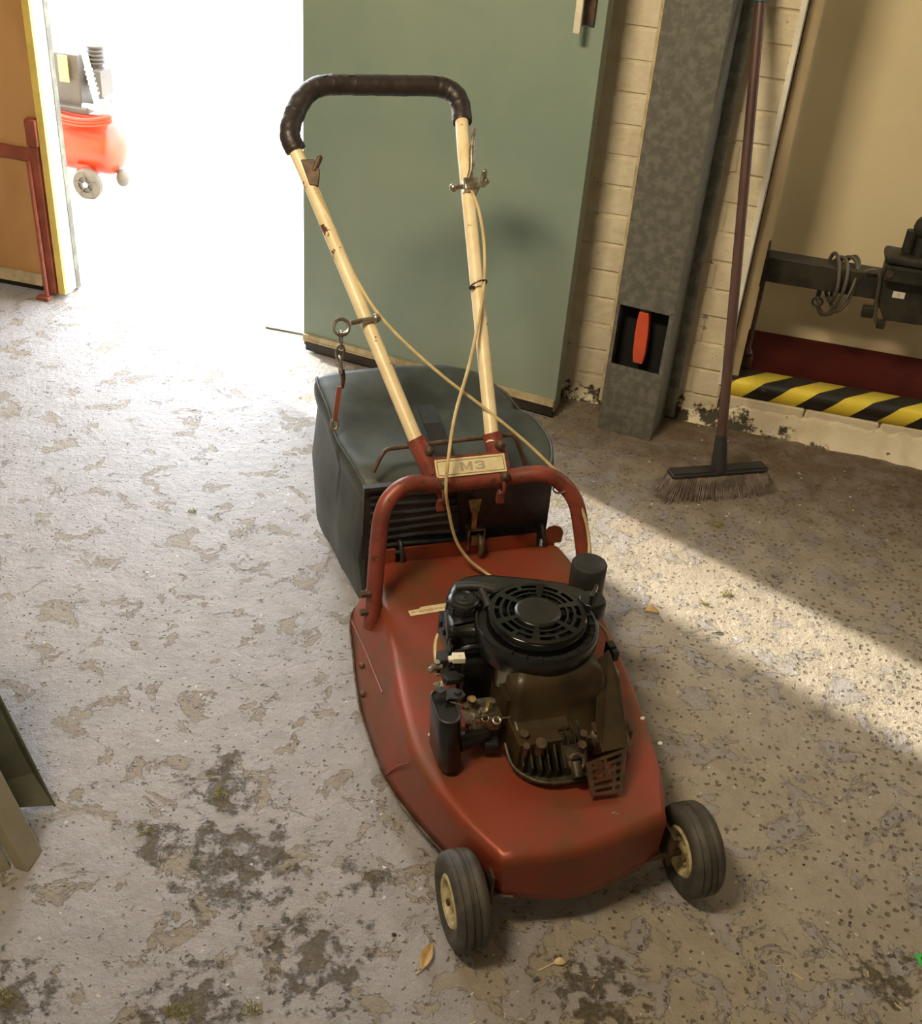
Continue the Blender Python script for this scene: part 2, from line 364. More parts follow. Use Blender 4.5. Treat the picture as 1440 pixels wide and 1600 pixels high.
def multi(name, bm, m, parent=None, gap=.0008, join=None, **k):
    """link every separate lump of bm as an object of its own (lumps that touch stay together)"""
    bm.verts.ensure_lookup_table(); bm.verts.index_update(); seen = {}; isl = []
    for v0 in bm.verts:
        if v0.index in seen: continue
        st_, cur = [v0], []; seen[v0.index] = 1
        while st_:
            x = st_.pop(); cur.append(x.index)
            for e_ in x.link_edges:
                y = e_.other_vert(x)
                if y.index not in seen: seen[y.index] = 1; st_.append(y)
        isl.append(cur)
    def bb(c): P_ = [bm.verts[i].co for i in c]; return [min(p[a] for p in P_) - gap for a in range(3)], [max(p[a] for p in P_) + gap for a in range(3)]
    boxes = [(c, *bb(c)) for c in isl]; grp = list(range(len(isl)))
    def find(i):
        while grp[i] != i: i = grp[i]
        return i
    for i in range(len(boxes)):
        for j in range(i):
            if all(boxes[i][1][a] <= boxes[j][2][a] and boxes[j][1][a] <= boxes[i][2][a] for a in range(3)): grp[find(i)] = find(j)
    sets = {}
    for i, bx_ in enumerate(boxes): sets.setdefault(find(i), set()).update(bx_[0])
    out = []
    for ss in sets.values():
        nb = bm.copy(); nb.verts.ensure_lookup_table()
        bmesh.ops.delete(nb, geom=[v_ for v_ in nb.verts if v_.index not in ss], context='VERTS')
        out.append(new_obj(name, nb, m, parent, **k))
    bm.free(); return out
def text_mesh(name, body, size, mtx, m, parent, th=.0006, spacing=1.0):
    cu = bpy.data.curves.new(name, 'FONT'); cu.body = body; cu.size = size; cu.align_x = 'CENTER'; cu.align_y = 'CENTER'; cu.extrude = th; cu.space_character = spacing
    o = bpy.data.objects.new(name, cu); C.objects.link(o); bpy.context.view_layer.update()
    dg = bpy.context.evaluated_depsgraph_get(); me = bpy.data.meshes.new_from_object(o.evaluated_get(dg))
    bpy.data.objects.remove(o); me.transform(mtx); me.materials.clear(); me.materials.append(m)
    q = bpy.data.objects.new(name, me); C.objects.link(q); q.parent = parent; return q
def frame(origin, xdir, ydir):
    x = Vector(xdir).normalized(); y = Vector(ydir); y = (y - x * y.dot(x)).normalized(); z = x.cross(y); o = Vector(origin)
    return Matrix(((x.x, y.x, z.x, o.x), (x.y, y.y, z.y, o.y), (x.z, y.z, z.z, o.z), (0, 0, 0, 1)))

# ------------------------------------------------------------------ the room
WO = Vector((.6, 2.84, 0)); WA = -12.4          # back wall: local x along it, local y away from the room
def place(o, kind='structure', loc=WO, rz=WA):
    o.location = loc; o.rotation_euler = (0, 0, R(rz))
    if kind: o['kind'] = kind
    return o
# floor (local room plan follows the wall)
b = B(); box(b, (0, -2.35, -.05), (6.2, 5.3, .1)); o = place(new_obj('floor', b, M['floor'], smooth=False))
b = B(); box(b, (0, 15.3, -.052), (60, 30, .1)); o = place(new_obj('ground', b, M['outside'], smooth=False)); o.name = 'ground'
b = B(); box(b, (0, -2.35, 3.05), (6.2, 5.3, .1)); place(new_obj('ceiling', b, M['ceil'], smooth=False))
b = B(); box(b, (-3.05, -2.35, 1.5), (.1, 5.3, 3)); place(new_obj('wall_left', b, M['plaster'], smooth=False))
b = B(); box(b, (3.05, -2.35, 1.5), (.1, 5.3, 3)); place(new_obj('wall_right', b, M['plaster'], smooth=False))
b = B(); box(b, (0, -4.95, 1.5), (6.0, .1, 3)); place(new_obj('wall_front', b, M['plaster'], smooth=False))
# back wall core: left of door, lintel, between door and recess, above recess, right of recess, plinth core
b = B(); box(b, (-.5185, .145, 1.5), (1.193, .25, 3)); box(b, (-.241, .0082, .9), (.635, .0325, 1.8))
wall_back = place(new_obj('wall_back', b, M['brick'], smooth=False))
for c_, s_ in (((-2.775, .14, 1.5), (.65, .24, 3)), ((-1.7825, .14, 2.55), (1.335, .24, .9)), ((.59, .145, 2.6), (1.024, .25, .8)), ((2.05, .14, 1.5), (1.9, .24, 3))):
    b = B(); box(b, c_, s_); place(new_obj('wall_back', b, M['plaster'], smooth=False))
# whitewashed bricks on the back wall
def brick_mesh(L, H, D, seed):
    t = bmesh.new(); bmesh.ops.create_cube(t, size=1); bmesh.ops.scale(t, vec=(L, D, H), verts=t.verts)
    rr = random.Random(seed)
    for vtx in t.verts:
        vtx.co += Vector([(rr.random() - .5) * .004 for _ in range(3)])
    bmesh.ops.bevel(t, geom=t.edges[:], offset=.0035, segments=2, affect='EDGES')
    me = bpy.data.meshes.new('brick'); t.to_mesh(me); t.free(); me.materials.append(M['brick'])
    return me
BR = {}
def lay(x0, x1, z0, z1, half, depth=.03, parent=None):
    L = x1 - x0 - .005; H = z1 - z0 - .0045; key = (round(L, 3), round(H, 3), random.randrange(3))
    if key not in BR: BR[key] = brick_mesh(L, H, depth, len(BR))
    o = bpy.data.objects.new('brick', BR[key]); C.objects.link(o); o.parent = parent
    o.location = ((x0 + x1) / 2, depth / 2 - .012 + random.uniform(-.0015, .0015), (z0 + z1) / 2)
course = .0755; row = 0; z = .0
while z < 1.75:
    x = -.56 - (.1125 if row % 2 else 0)
    while x < .078:
        a, c = max(x, -.56), min(x + .225, .078)
        if c - a > .03: lay(a, c, z, z + course, 0, parent=wall_back)
        x += .225
    row += 1; z += course
# low plinth below the recess: rough rendered bricks
pl = B()
box(pl, (.59, .11, .045), (1.024, .19, .088)); plinth = place(new_obj('trim_1', pl, M['brick'], smooth=False))
x = .08; i = 0
while x < 1.1:
    w_ = random.uniform(.12, .24); c = min(x + w_, 1.102)
    lay(x, c, 0.0, .092, 0, .04, plinth); x = c
# rough mortar toe along the foot of the wall
t = B(); nseg = 220; rings = []
for i in range(nseg + 1):
    s = -.56 + (1.1 + .56) * i / nseg; k = noise.noise(Vector((s * 9, 0, 3))) * .5 + .5; k2 = noise.noise(Vector((s * 31, 5, 3))) * .5 + .5
    d = .010 + .020 * k + .010 * k2; h = .018 + .022 * k2; up_ = max(0, min(1, (s - .06) * 12))
    if s > .3: d += .030 * min(1, (s - .3) * 1.6)
    h += (.066 - h + .020 * k2) * up_ * (.75 + .25 * k)
    def rq(z_, y_, a): return Vector((s, y_ - a * (noise.noise(Vector((s * 22, z_ * 30, 1))) * .9 + .4 * noise.noise(Vector((s * 60, z_ * 70, 2)))), z_))
    rings.append([Vector((s, .01, -.002)), rq(-.002, -d - .012, .002), rq(h * .16, -d * .8 - .010, .003), rq(h * .36, -d * .5 - .012, .004), rq(h * .58, -d * .28 - .013, .004), rq(h * .8, -.016, .003), Vector((s, -.0125, h)), Vector((s, .01, h))])
loft(t, rings); place(new_obj('trim_2', t, M['brick'], smooth=True, angle=80))
# recess: reveal, back panel, red ledge
b = B(); box(b, (.071, .305, 1.3), (.012, .09, 2.25)); 
plate(b, [(.0785, .262, .13), (.122, .362, .13), (.122, .362, 2.2), (.0785, .262, 2.2)], .004)
place(new_obj('wall_recess', b, M['taupe'], smooth=False))
b = B(); box(b, (.59, .385, 1.15), (1.10, .04, 2.14)); place(new_obj('wall_panel', b, M['beige'], smooth=False))
b = B(); box(b, (.59, .2095, .111), (1.02, .310, .040)); ledge = place(new_obj('trim_3', b, M['redfloor'], smooth=False))
# taupe upright board at the corner of the recess and cream corner bead
b = B(); box(b, (.100, .10, 1.15), (.030, .16, 2.04)); place(new_obj('trim_4', b, M['taupe'], smooth=False))
b = B(); box(b, (.072, -.014, 1.17), (.012, .008, 2.1)); place(new_obj('trim_5', b, M['whitewood'], smooth=False))
# hazard tape folded over the edge of the ledge
prof = [(-.006, .090), (-.0065, .118), (-.004, .130), (.002, .1345), (.012, .1355), (.075, .1357)]
me = bpy.data.meshes.new('hazard_tape'); bmt = B(); uvl = bmt.loops.layers.uv.new('UVMap'); L_ = [0]
for a, c in zip(prof, prof[1:]): L_.append(L_[-1] + math.dist(a, c))
nx = 40; grid = [[bmt.verts.new((.081 + (1.10 - .081) * i / nx, p[0], p[1])) for p in prof] for i in range(nx + 1)]
for i in range(nx):
    for j in range(len(prof) - 1):
        f = bmt.faces.new((grid[i][j], grid[i + 1][j], grid[i + 1][j + 1], grid[i][j + 1]))
        for lp, (ii, jj) in zip(f.loops, ((i, j), (i + 1, j), (i + 1, j + 1), (i, j + 1))): lp[uvl].uv = (.081 + 1.019 * ii / nx, L_[jj])
bmt.to_mesh(me); bmt.free(); me.materials.append(M['tape'])
for p in me.polygons: p.use_smooth = True
tp = bpy.data.objects.new('hazard_tape', me); C.objects.link(tp); place(tp, None); md = tp.modifiers.new('solid', 'SOLIDIFY'); md.thickness = .0012; md.offset = 1
tag(tp, 'yellow and black striped hazard tape along the front edge of the dark red ledge', 'hazard tape')

# doorway threshold strip and jambs
b = B(); box(b, (-1.195, .055, .003), (.16, .012, .006)); place(new_obj('trim_6', b, M['dark_edge'], smooth=False))

# green door, opened back against the wall
gd = bpy.data.objects.new('door_2', None); C.objects.link(gd); gd.location = (-.499, 3.034, 0); gd.rotation_euler = (0, 0, R(-21.12)); gd['kind'] = 'structure'
gd['label'] = 'grey-green painted door swung open against the white brick wall'
b = B(); box(b, (.389, .022, 1.03), (.778, .044, 2.02)); new_obj('leaf', b, M['gdoor'], gd, smooth=False, bevel=.002)
b = B(); box(b, (.389, -.004, .048), (.774, .008, .018)); box(b, (.389, -.006, .0405), (.774, .012, .003)); new_obj('threshold_strip', b, M['cream_strip'], gd, smooth=False, label='cream painted strip across the foot of the door')
b = B(); box(b, (.391, .012, .0245), (.766, .030, .035)); new_obj('kickboard', b, M['kick'], gd, smooth=False, label='black scuffed kickboard')
b = B(); box(b, (.735, -.004, 1.075), (.036, .008, .15)); hp = new_obj('handle_plate', b, M['rusty'], gd, smooth=False, bevel=.002)
b = B(); cyl(b, (.73, -.004, 1.075), (.73, -.045, 1.075), .009); box(b, (.728, -.046, 1.037), (.017, .011, .10)); new_obj('lever_handle', b, M['white'], gd, smooth=False, bevel=.003, label='cream lever handle')
b = B()
for zz in (.3, 1.0, 1.7): cyl(b, (-.004, .048, zz - .04), (-.004, .048, zz + .04), .007)
multi('hinge', b, M['steel'], gd)

# left door leaf (plywood face) closed in its frame
ld = bpy.data.objects.new('door_1', None); C.objects.link(ld); ld.location = WO; ld.rotation_euler = (0, 0, R(WA)); ld['kind'] = 'structure'
ld['label'] = 'orange plywood door leaf on the left with a yellow and a white edge'
b = B(); box(b, (-2.19, .03, 1.05), (.50, .036, 2.04)); new_obj('plywood_panel', b, M['ply'], ld, smooth=False)
b = B(); box(b, (-2.19, .034, .016), (.50, .026, .030)); new_obj('gap_shade_strip', b, M['kick'], ld, smooth=False)  # dark strip standing in for the shaded gap under the leaf
b = B(); box(b, (-1.926, .006, 1.02), (.022, .010, 2.02)); new_obj('yellow_edge', b, M['yellow'], ld, smooth=False)
b = B(); box(b, (-1.926, .038, 1.02), (.024, .054, 2.02)); new_obj('white_edge', b, M['whitewood'], ld, smooth=False)
b = B(); box(b, (-1.924, .076, 1.02), (.024, .022, 2.03)); new_obj('grey_edge', b, M['dark_edge'], ld, smooth=False)
b = B(); box(b, (-2.185, .004, .045), (.40, .020, .036), rotx(-12)); new_obj('weatherboard', b, M['cream_strip'], ld, smooth=False, bevel=.002)
b = B(); box(b, (-1.972, .006, .058), (.022, .014, .07)); new_obj('bracket', b, M['dark_edge'], ld, smooth=False)
b = B(); box(b, (-2.20, .006, .432), (.50, .010, .036)); new_obj('cross_bar', b, M['brownred'], ld, smooth=False, bevel=.002)
b = B(); box(b, (-1.955, .001, .275), (.026, .018, .53)); box(b, (-1.951, -.010, .50), (.034, .012, .075)); new_obj('hasp_bar', b, M['brownred'], ld, smooth=False, bevel=.002)
b = B(); cyl(b, (-1.972, -.012, .42), (-1.958, -.030, .012), .0065); box(b, (-1.966, -.034, .006), (.040, .026, .011)); new_obj('floor_bolt', b, M['brownred'], ld, smooth=False, bevel=.001)

# galvanised steel trunking in front of the wall
tk = empty('steel_trunking', 'tall grey galvanised steel trunking with a black cut-out standing by the brick wall', 'trunking', (.347, 2.726, 0), -20.78)
W_ = .1465; DD = .150
b = B()
box(b, (W_ / 2, .0015, .098), (W_, .003, .196)); box(b, (.004, .0015, .28), (.008, .003, .17)); box(b, (W_ - .005, .0015, .28), (.010, .003, .17)); box(b, (W_ / 2, .0015, 1.605), (W_, .003, 2.49))
new_obj('front_cover', b, M['galv'], tk, smooth=False)
b = B(); box(b, (W_ - .0015, DD / 2 + .003, 1.43), (.003, DD, 2.84)); new_obj('side_panel', b, M['galv'], tk, smooth=False)
b = B(); box(b, (.0015, DD / 2 + .003, 1.43), (.003, DD, 2.84)); new_obj('side_panel', b, M['galv'], tk, smooth=False)
b = B(); box(b, (W_ + .013, DD - .02, 1.42), (.028, .004, 2.80)); new_obj('flange', b, M['galv'], tk, smooth=False)
b = B(); box(b, (-.006, .03, .86), (.008, .05, 1.56)); new_obj('edge_batten', b, M['cream_strip'], tk, smooth=False, label='cream painted batten on the left edge')
b = B(); box(b, (W_ / 2, .06, .28), (W_ - .008, .004, .22)); new_obj('back_plate', b, M['hole'], tk, smooth=False)
b = B(); rings = []
for (xx, zz, hw) in ((.0745, .206, .0125), (.0735, .235, .0165), (.0715, .285, .0175), (.070, .325, .0155), (.069, .347, .0125)):
    rings.append([Vector((xx - hw, .012, zz)), Vector((xx + hw, .012, zz)), Vector((xx + hw, .036, zz)), Vector((xx - hw, .036, zz))])
loft(b, rings); box(b, (.0715, .049, .28), (.010, .03, .06)); new_obj('isolator_handle', b, M['orange'], tk, smooth=False, bevel=.003, label='orange-red plastic handle')
b = B(); box(b, (.069, .024, .3495), (.022, .018, .004)); new_obj('handle_end', b, M['rusty'], tk, smooth=False)

# broom
HB = Vector((.625, 2.455, .062)); HT = Vector((.553, 2.757, 1.13))
br = empty('broom', 'long-handled broom with dark pole leaning on the trunking, grey bristles on the floor', 'broom', (.62, 2.44, 0))
off = Vector((-.62, -2.44, 0)); ldir = Vector((.305, .094, 0)).normalized(); ndir = Vector((-ldir.y, ldir.x, 0))
HBl, HTl = HB + off, HT + off; d = (HTl - HBl).normalized()
b = B(); cyl(b, HBl + d * .05, HBl + (HTl - HBl) * .955, .0125, .0115, 24); new_obj('pole', b, M['broomwood'], br)
b = B(); cyl(b, HBl + (HTl - HBl) * .955, HTl + d * .06, .0135, .0135, 24); new_obj('pole_grip', b, M['bgreen'], br, label='green plastic pole end')
b = B(); cyl(b, HBl - d * .004, HBl + d * .085, .021, .0145, 24); new_obj('socket', b, M['black_matt'], br)
mt = frame((.004, .014, .058), ldir, ndir)
b = B(); t = B(); box(t, (0, 0, .002), (.262, .042, .015)); bmesh.ops.bevel(t, geom=t.edges[:], offset=.006, segments=3, affect='EDGES'); bm_join(b, t, mt); new_obj('head_block', b, M['black_matt'], br)
b = B(); rnd = random.Random(3)
for i in range(46):
    for j in range(7):
        x0 = -.126 + .252 * i / 45; y0 = -.017 + .034 * j / 6
        for k in range(3):
            sp = x0 / .126
            p0 = Vector((x0 + rnd.uniform(-.002, .002), y0, .048))
            p1 = Vector((x0 + sp * .032 + rnd.uniform(-.007, .007), y0 * 1.9 - .012 + rnd.uniform(-.006, .006), .002 + rnd.uniform(0, .004)))
            p0 = mt.to_3x3() @ p0 + Vector((.004, .014, 0)); p1 = mt.to_3x3() @ p1 + Vector((.004, .014, 0)); p0.z = .055; p1.z = max(p1.z, .0015)
            w2_ = ldir * .0011
            q = [b.verts.new(p) for p in (p0 - w2_, p0 + w2_, p1 + w2_ * .6, p1 - w2_ * .6, (p0 + p1) / 2 + ndir * .0012)]
            b.faces.new((q[0], q[1], q[4])); b.faces.new((q[1], q[2], q[4])); b.faces.new((q[2], q[3], q[4])); b.faces.new((q[3], q[0], q[4]))
bo = new_obj('bristles', b, M['bristle'], br, smooth=False); bo['kind'] = 'stuff'
b = B(); t = B(); loft(t, [[Vector((-.128, -.018, -.006)), Vector((.128, -.018, -.006)), Vector((.128, .018, -.006)), Vector((-.128, .018, -.006))], [Vector((-.150, -.034, -.054)), Vector((.150, -.034, -.054)), Vector((.150, .010, -.054)), Vector((-.150, .010, -.054))]]); bm_join(b, t, mt); new_obj('bristle_core', b, M['bristle'], br, smooth=False)

# tow bar in the recess, on two brackets
tb = empty('tow_bar', 'black painted steel tow bar spanning the recess above the dark red ledge', 'tow bar', (.6, 2.84, 0), WA)
b = B(); box(b, (.62, .15, .4075), (.99, .060, .068)); new_obj('cross_beam', b, M['tow'], tb, smooth=False, bevel=.003)
b = B(); box(b, (.122, .15, .412), (.008, .085, .10)); box(b, (1.098, .15, .412), (.007, .085, .10)); multi('end_plate', b, M['tow'], tb, smooth=False)
b = B(); cyl(b, (.128, .15, .385), (.128, .11, .16), .006); sphere(b, (.128, .108, .172), .013); box(b, (.130, .11, .147), (.03, .04, .030)); new_obj('support_rod', b, M['rusty'], tb)
b = B(); box(b, (.50, .112, .400), (.17, .012, .082)); prism(b, [(-.07, 0), (.12, 0), (.10, -.03), (-.05, -.035)], -.006, .006, frame((.50, .112, .362), (1, 0, 0), (0, 0, 1))); new_obj('hitch_plate', b, M['tow'], tb, smooth=False, bevel=.002)
b = B(); box(b, (.470, .10, .468), (.115, .075, .045)); box(b, (.475, .10, .505), (.14, .085, .022)); new_obj('hitch_bracket', b, M['tow'], tb, smooth=False, bevel=.008)
b = B(); cyl(b, (.485, .10, .51), (.485, .10, .565), .018); sphere(b, (.485, .10, .587), .031); cyl(b, (.455, .10, .52), (.455, .10, .575), .014); new_obj('tow_ball', b, M['tow'], tb)
b = B()
for xx in (.425, .515, .56): cyl(b, (xx, .058, .470), (xx, .066, .470), .011, seg=6)
multi('bolt', b, M['rusty'], tb)
b = B(); box(b, (.468, .1050, .402), (.030, .0012, .017)); lb = new_obj('label', b, M['white_label'], tb, smooth=False, label='small white paper label')
b = B(); torus(b, (.468, .1040, .403), (0, 1, 0), .0035, .0007, 12, 4); new_obj('stamp', b, M['plate_ink'], lb)
cc = empty('coiled_cable', 'grey electrical cable looped several times round the black tow bar', 'cable', (.6, 2.84, 0), WA)
b = B()
def loopc(cx, w, top, bot, tilt, ph=0):
    pts = []
    for i in range(14):
        a = 2 * math.pi * i / 14
        pts.append((cx + w * math.cos(a) + tilt * math.sin(a), .15 - .052 * math.cos(a + ph), (top + bot) / 2 + (top - bot) / 2 * math.sin(a)))
    return smooth_path(pts, 4, True)
for a in ((.305, .024, .460, .300, .012, 0), (.318, .030, .456, .312, .022, .5), (.335, .022, .455, .330, .014, .9), (.300, .014, .462, .345, -.004, .3)):
    tube(b, loopc(*a), .0050, 8, closed=True)
new_obj('cable_loops', b, M['towcable'], cc)
b = B(); tube(b, smooth_path([(.37, .10, .452), (.395, .095, .462), (.410, .096, .44), (.418, .098, .38), (.430, .10, .325), (.445, .105, .318)], 6), .0050, 8); new_obj('cable_tail', b, M['towcable'], cc)
b = B(); box(b, (.445, .102, .318), (.022, .02, .022)); torus(b, (.275, .112, .345), (0, 1, .2), .013, .0035, 20, 6); box(b, (.405, .105, .345), (.03, .02, .03)); multi('plug', b, M['tow'], cc, smooth=False, bevel=.003)

# stand at the lower left: cream post and olive angle iron, both leaning outwards
st = empty('steel_stand', 'cream square steel leg and olive angle iron leaning beside the worn floor patch', 'stand', (-.64, 1.16, 0))
def rel(p): return Vector(p) - Vector((-.64, 1.16, 0))
LEAN = Vector((-.25, .02, 1))
A0, B0, C0 = rel((-0.644, 1.15, 0)), rel((-0.62, 1.144, 0)), rel((-0.612, 1.188, 0))
D0 = A0 + (C0 - B0)
b = B(); loft(b, [[A0, B0, C0, D0], [p + LEAN * .8 for p in (A0, B0, C0, D0)]]); new_obj('leg', b, M['creampost'], st, smooth=False, bevel=.003, label='cream square steel leg')
b = B(); a1 = A0 + Vector((-.004, -.002, 0)); a2 = a1 + (A0 - C0).normalized() * .25 + Vector((-.10, 0, 0))
loft(b, [[a1, a2, a2 + Vector((-.01, .012, 0)), a1 + Vector((-.01, .012, 0))], [p + LEAN * .8 for p in (a1, a2, a2 + Vector((-.01, .012, 0)), a1 + Vector((-.01, .012, 0)))]]); new_obj('side_sheet', b, M['creampost'], st, smooth=False)
E0 = rel((-0.623, 1.276, 0)) + Vector((0, 0, .002)); K0 = E0 + Vector((-.028, .020, .018)); L0 = K0 + Vector((-.20, -.12, .012))
b = B()
def slab(p, q, top, th): plate(b, [p, q, q + LEAN * top, p + LEAN * top], th)
slab(E0, K0, .8, .003); slab(K0, L0, .8, .003)
new_obj('angle_iron', b, M['darkgreen'], st, smooth=False, label='olive green angle iron')
b = B(); plate(b, [E0 + Vector((-.002, -.001, .004)), K0 + LEAN * .035, L0 + LEAN * .03], .003); new_obj('gusset', b, M['darkgreen'], st, smooth=False)
b = B(); t0 = C0 + LEAN * .78; t1 = E0 + LEAN * .78; cyl(b, t0, t1, .012); new_obj('cross_brace', b, M['creampost'], st)

# ------------------------------------------------------------------ the mower
mw = empty('lawn_mower', 'red rotary lawn mower with black engine, cream handle and dark green grass bag', 'lawn mower', (.25006, 1.15741, 0), 19)
def P(name, b, m, parent=mw, **k): return new_obj(name, b, m, parent, **k)

# deck: bottom outline and ridge outline, matched
DT = [(-.154,.002), (-.020,-.008), (.118,.022), (.156,.130), (.183,.276), (.205,.45), (.214,.62), (.205,.725), (.190,.744), (.03,.744), (-.160,.744), (-.176,.735), (-.196,.619), (-.210,.492), (-.228,.346), (-.229,.213), (-.193,.086)]
DB = [(-.146,.004,.082), (-.020,-.006,.056), (.116,.024,.074), (.165,.130,.062), (.205,.276,.046), (.228,.45,.044), (.238,.62,.048), (.236,.700,.055), (.200,.742,.07), (.03,.742,.10), (-.180,.742,.09), (-.228,.705,.075), (-.246,.60,.058), (-.259,.487,.050), (-.260,.386,.050), (-.250,.27,.050), (-.200,.118,.056)]
CORN = {0, 2, 10, 8}
def dense(pts, n=5):
    k = len(pts); out = []
    for i in range(k):
        j = (i + 1) % k; a = Vector(pts[(i - 1) % k]) if i not in CORN else Vector(pts[i]); b_, c = Vector(pts[i]), Vector(pts[j]); d_ = Vector(pts[(j + 1) % k]) if j not in CORN else Vector(pts[j])
        for q in range(n):
            t = q / n; out.append(.5 * ((2 * b_) + (-a + c) * t + (2 * a - 5 * b_ + 4 * c - d_) * t * t + (-a + 3 * b_ - 3 * c + d_) * t ** 3))
    return out
T2 = dense([(x, y) for x, y in DT]); B3 = dense(DB); nT = len(T2)
def inset(pts, d):
    k = len(pts); out = []
    for i in range(k):
        t = (pts[(i + 1) % k] - pts[(i - 1) % k]); t = Vector((t.x, t.y)).normalized(); out.append(Vector((pts[i].x - t.y * d, pts[i].y + t.x * d)))
    return out
ZD = .170
def lerp3(a, c, t): return a + (c - a) * t
rings = [[Vector(p) for p in B3]]
low = [Vector((p.x, p.y, ZD - .020)) for p in T2]
for t in (.25, .5, .75): rings.append([lerp3(Vector(bb), ll, t) for bb, ll in zip(B3, low)])
rings.append(low)
for d_, z_ in ((.0008, ZD - .013), (.004, ZD - .0065), (.009, ZD - .0022), (.016, ZD - .0003), (.026, ZD)):
    rings.append([Vector((p.x, p.y, z_)) + (Vector((-.01, .38, 0)) - Vector((p.x, p.y, 0))).normalized() * d_ for p in T2])
b = B(); V = [[b.verts.new(p) for p in r] for r in rings]
for A_, B_ in zip(V, V[1:]):
    for j in range(nT): b.faces.new((A_[j], A_[(j + 1) % nT], B_[(j + 1) % nT], B_[j]))
cen = b.verts.new((-.01, .38, ZD)); last = V[-1]
ring2 = [b.verts.new(lerp3(v_.co, cen.co, .5)) for v_ in last]
for j in range(nT):
    k = (j + 1) % nT; b.faces.new((last[j], last[k], ring2[k], ring2[j])); b.faces.new((ring2[j], ring2[k], cen))
deck = P('deck', b, M['red'], label='red enamelled mower deck, dusty and scratched', angle=50)
md = deck.modifiers.new('solid', 'SOLIDIFY'); md.thickness = .0025; md.offset = -1
b = B(); tube(b, [Vector((p.x * 1.004, p.y, p.z + .001)) for p in B3[9 * 5 + 3:] + B3[:2]], .0022, 6); P('rolled_edge', b, M['steel'], deck)
# raised seams on the left flank
b = B(); tube(b, [(-0.238, 0.662, 0.096), (-0.234, 0.55, 0.11), (-0.242, 0.39, 0.157)], .0016, 6); tube(b, smooth_path([(-0.254, 0.298, 0.056), (-0.246, 0.262, 0.113), (-0.237, 0.223, 0.158)], 4), .0015, 6); multi('pressed_seam', b, M['red'], deck)
# paint chips
b = B()
for (x, y, w_) in ((-0.192, 0.266, 0.171), (0.166, 0.228, 0.171), (0.171, 0.168, 0.165)):
    t = B(); bmesh.ops.create_circle(t, cap_ends=True, segments=9, radius=.0048); bm_join(b, t, Matrix.Translation((x, y, ZD + .0009)) @ Matrix.Rotation(.5, 4, 'Z') @ Matrix.Diagonal((1, .75, 1, 1)))
multi('paint_chip', b, M['white_label'], deck, smooth=False)
# rear upstand with notches and a rounded tab
b = B()
for a, c in ((-.168, -.137), (-.126, .155), (.172, .196)): box(b, ((a + c) / 2, .740, .177), (c - a, .003, .034))
box(b, (.0145, .7420, .1945), (.281, .007, .0015)); box(b, (-.1525, .7420, .1945), (.031, .007, .0015))
prism(b, [(.172, .17), (.210, .17), (.212, .195), (.205, .207), (.192, .212), (.180, .210), (.173, .203)], -.0015, .0015, frame((0, .7395, 0), (1, 0, 0), (0, 0, 1)))
P('rear_flange', b, M['red'], deck, smooth=False)
# sticker with upside-down print
SX, SY, SZ = (-0.116, 0.577, 0.171)
sdir = Vector((-0.079, 0.579, 0.171)) - Vector((-0.154, 0.575, 0.171)); sdir.z = 0; sdir.normalize(); sper = Vector((-sdir.y, sdir.x, 0))
b = B(); c0 = Vector((SX, SY, ZD + .0007)) + sdir * .028
poly = [(-.062, -.010), (.066, -.010), (.066, .0105), (-.036, .0105), (-.041, .006), (-.062, .005)]
prism(b, poly, -.0003, .0003, frame(c0, sdir, sper)); stk = P('warning_sticker', b, M['cream'], smooth=False, label='torn cream sticker with red print, upside down')
text_mesh('print', 'GEARBOX BEFORE USE', .0074, frame(c0 + sper * (-.001) + Vector((0, 0, .0006)) + sdir * (-.018), -sdir, -sper), M['red_ink'], stk, .0001, 1.08)
# small bolts on the left flank
b = B()
for p in ((-0.253, 0.487, 0.068), (-0.245, 0.533, 0.095)): sphere(b, p, .006)
multi('flank_bolt', b, M['rusty'], deck)

# wheels
def wheel(cx, cy, side):
    """side -1: outer face towards -u"""
    r, w_ = .0745, .052; e = Empty = bpy.data.objects.new('front_wheel', None)
    prof = [(.040, -.020), (.052, -.0245), (.060, -.026), (.067, -.0245), (.0715, -.021), (.0735, -.0165), (.0712, -.0150), (.0712, -.0135), (.0745, -.0115), (.0747, -.0045), (.0718, -.0030), (.0718, -.0012), (.0748, .0005), (.0748, .0055), (.0718, .0070), (.0718, .0085), (.0744, .0105), (.0738, .0170), (.0705, .0215), (.066, .0250), (.060, .026), (.052, .0245), (.040, .020)]
    b = B(); lathe(b, [(rr, z_ * w_ / .052) for rr, z_ in prof] + [(.040, -.020)], (cx, cy, r + .001), (1, 0, 0), 56)
    ty = P('front_wheel', b, M['rubber'], label='worn grey rubber tyre with moulded ribs', angle=60)
    b = B()
    hp_ = [(0, .0215), (.007, .0215), (.008, .019), (.013, .0185), (.014, .0135), (.027, .0125), (.031, .016), (.0325, .0215), (.0375, .0235), (.0415, .0205), (.0415, -.0205), (.0375, -.0235), (.0325, -.0215), (.031, -.016), (.027, -.0125), (.014, -.0135), (.013, -.0185), (0, -.0215)]
    lathe(b, hp_, (cx, cy, r + .001), (1, 0, 0), 40)
    for i in range(5):
        a = 2 * math.pi * i / 5 + .3
        for s_ in (-1, 1): cyl(b, (cx + s_ * .012, cy + .0205 * math.cos(a), r + .0205 * math.sin(a)), (cx + s_ * .0165, cy + .0205 * math.cos(a), r + .0205 * math.sin(a)), .0035, .003, 10)
    P('hub', b, M['hub'], ty, angle=40, label='cream wheel hub')
    return ty
wheel(-.2035, .016, -1); wheel(.178, .026, 1)
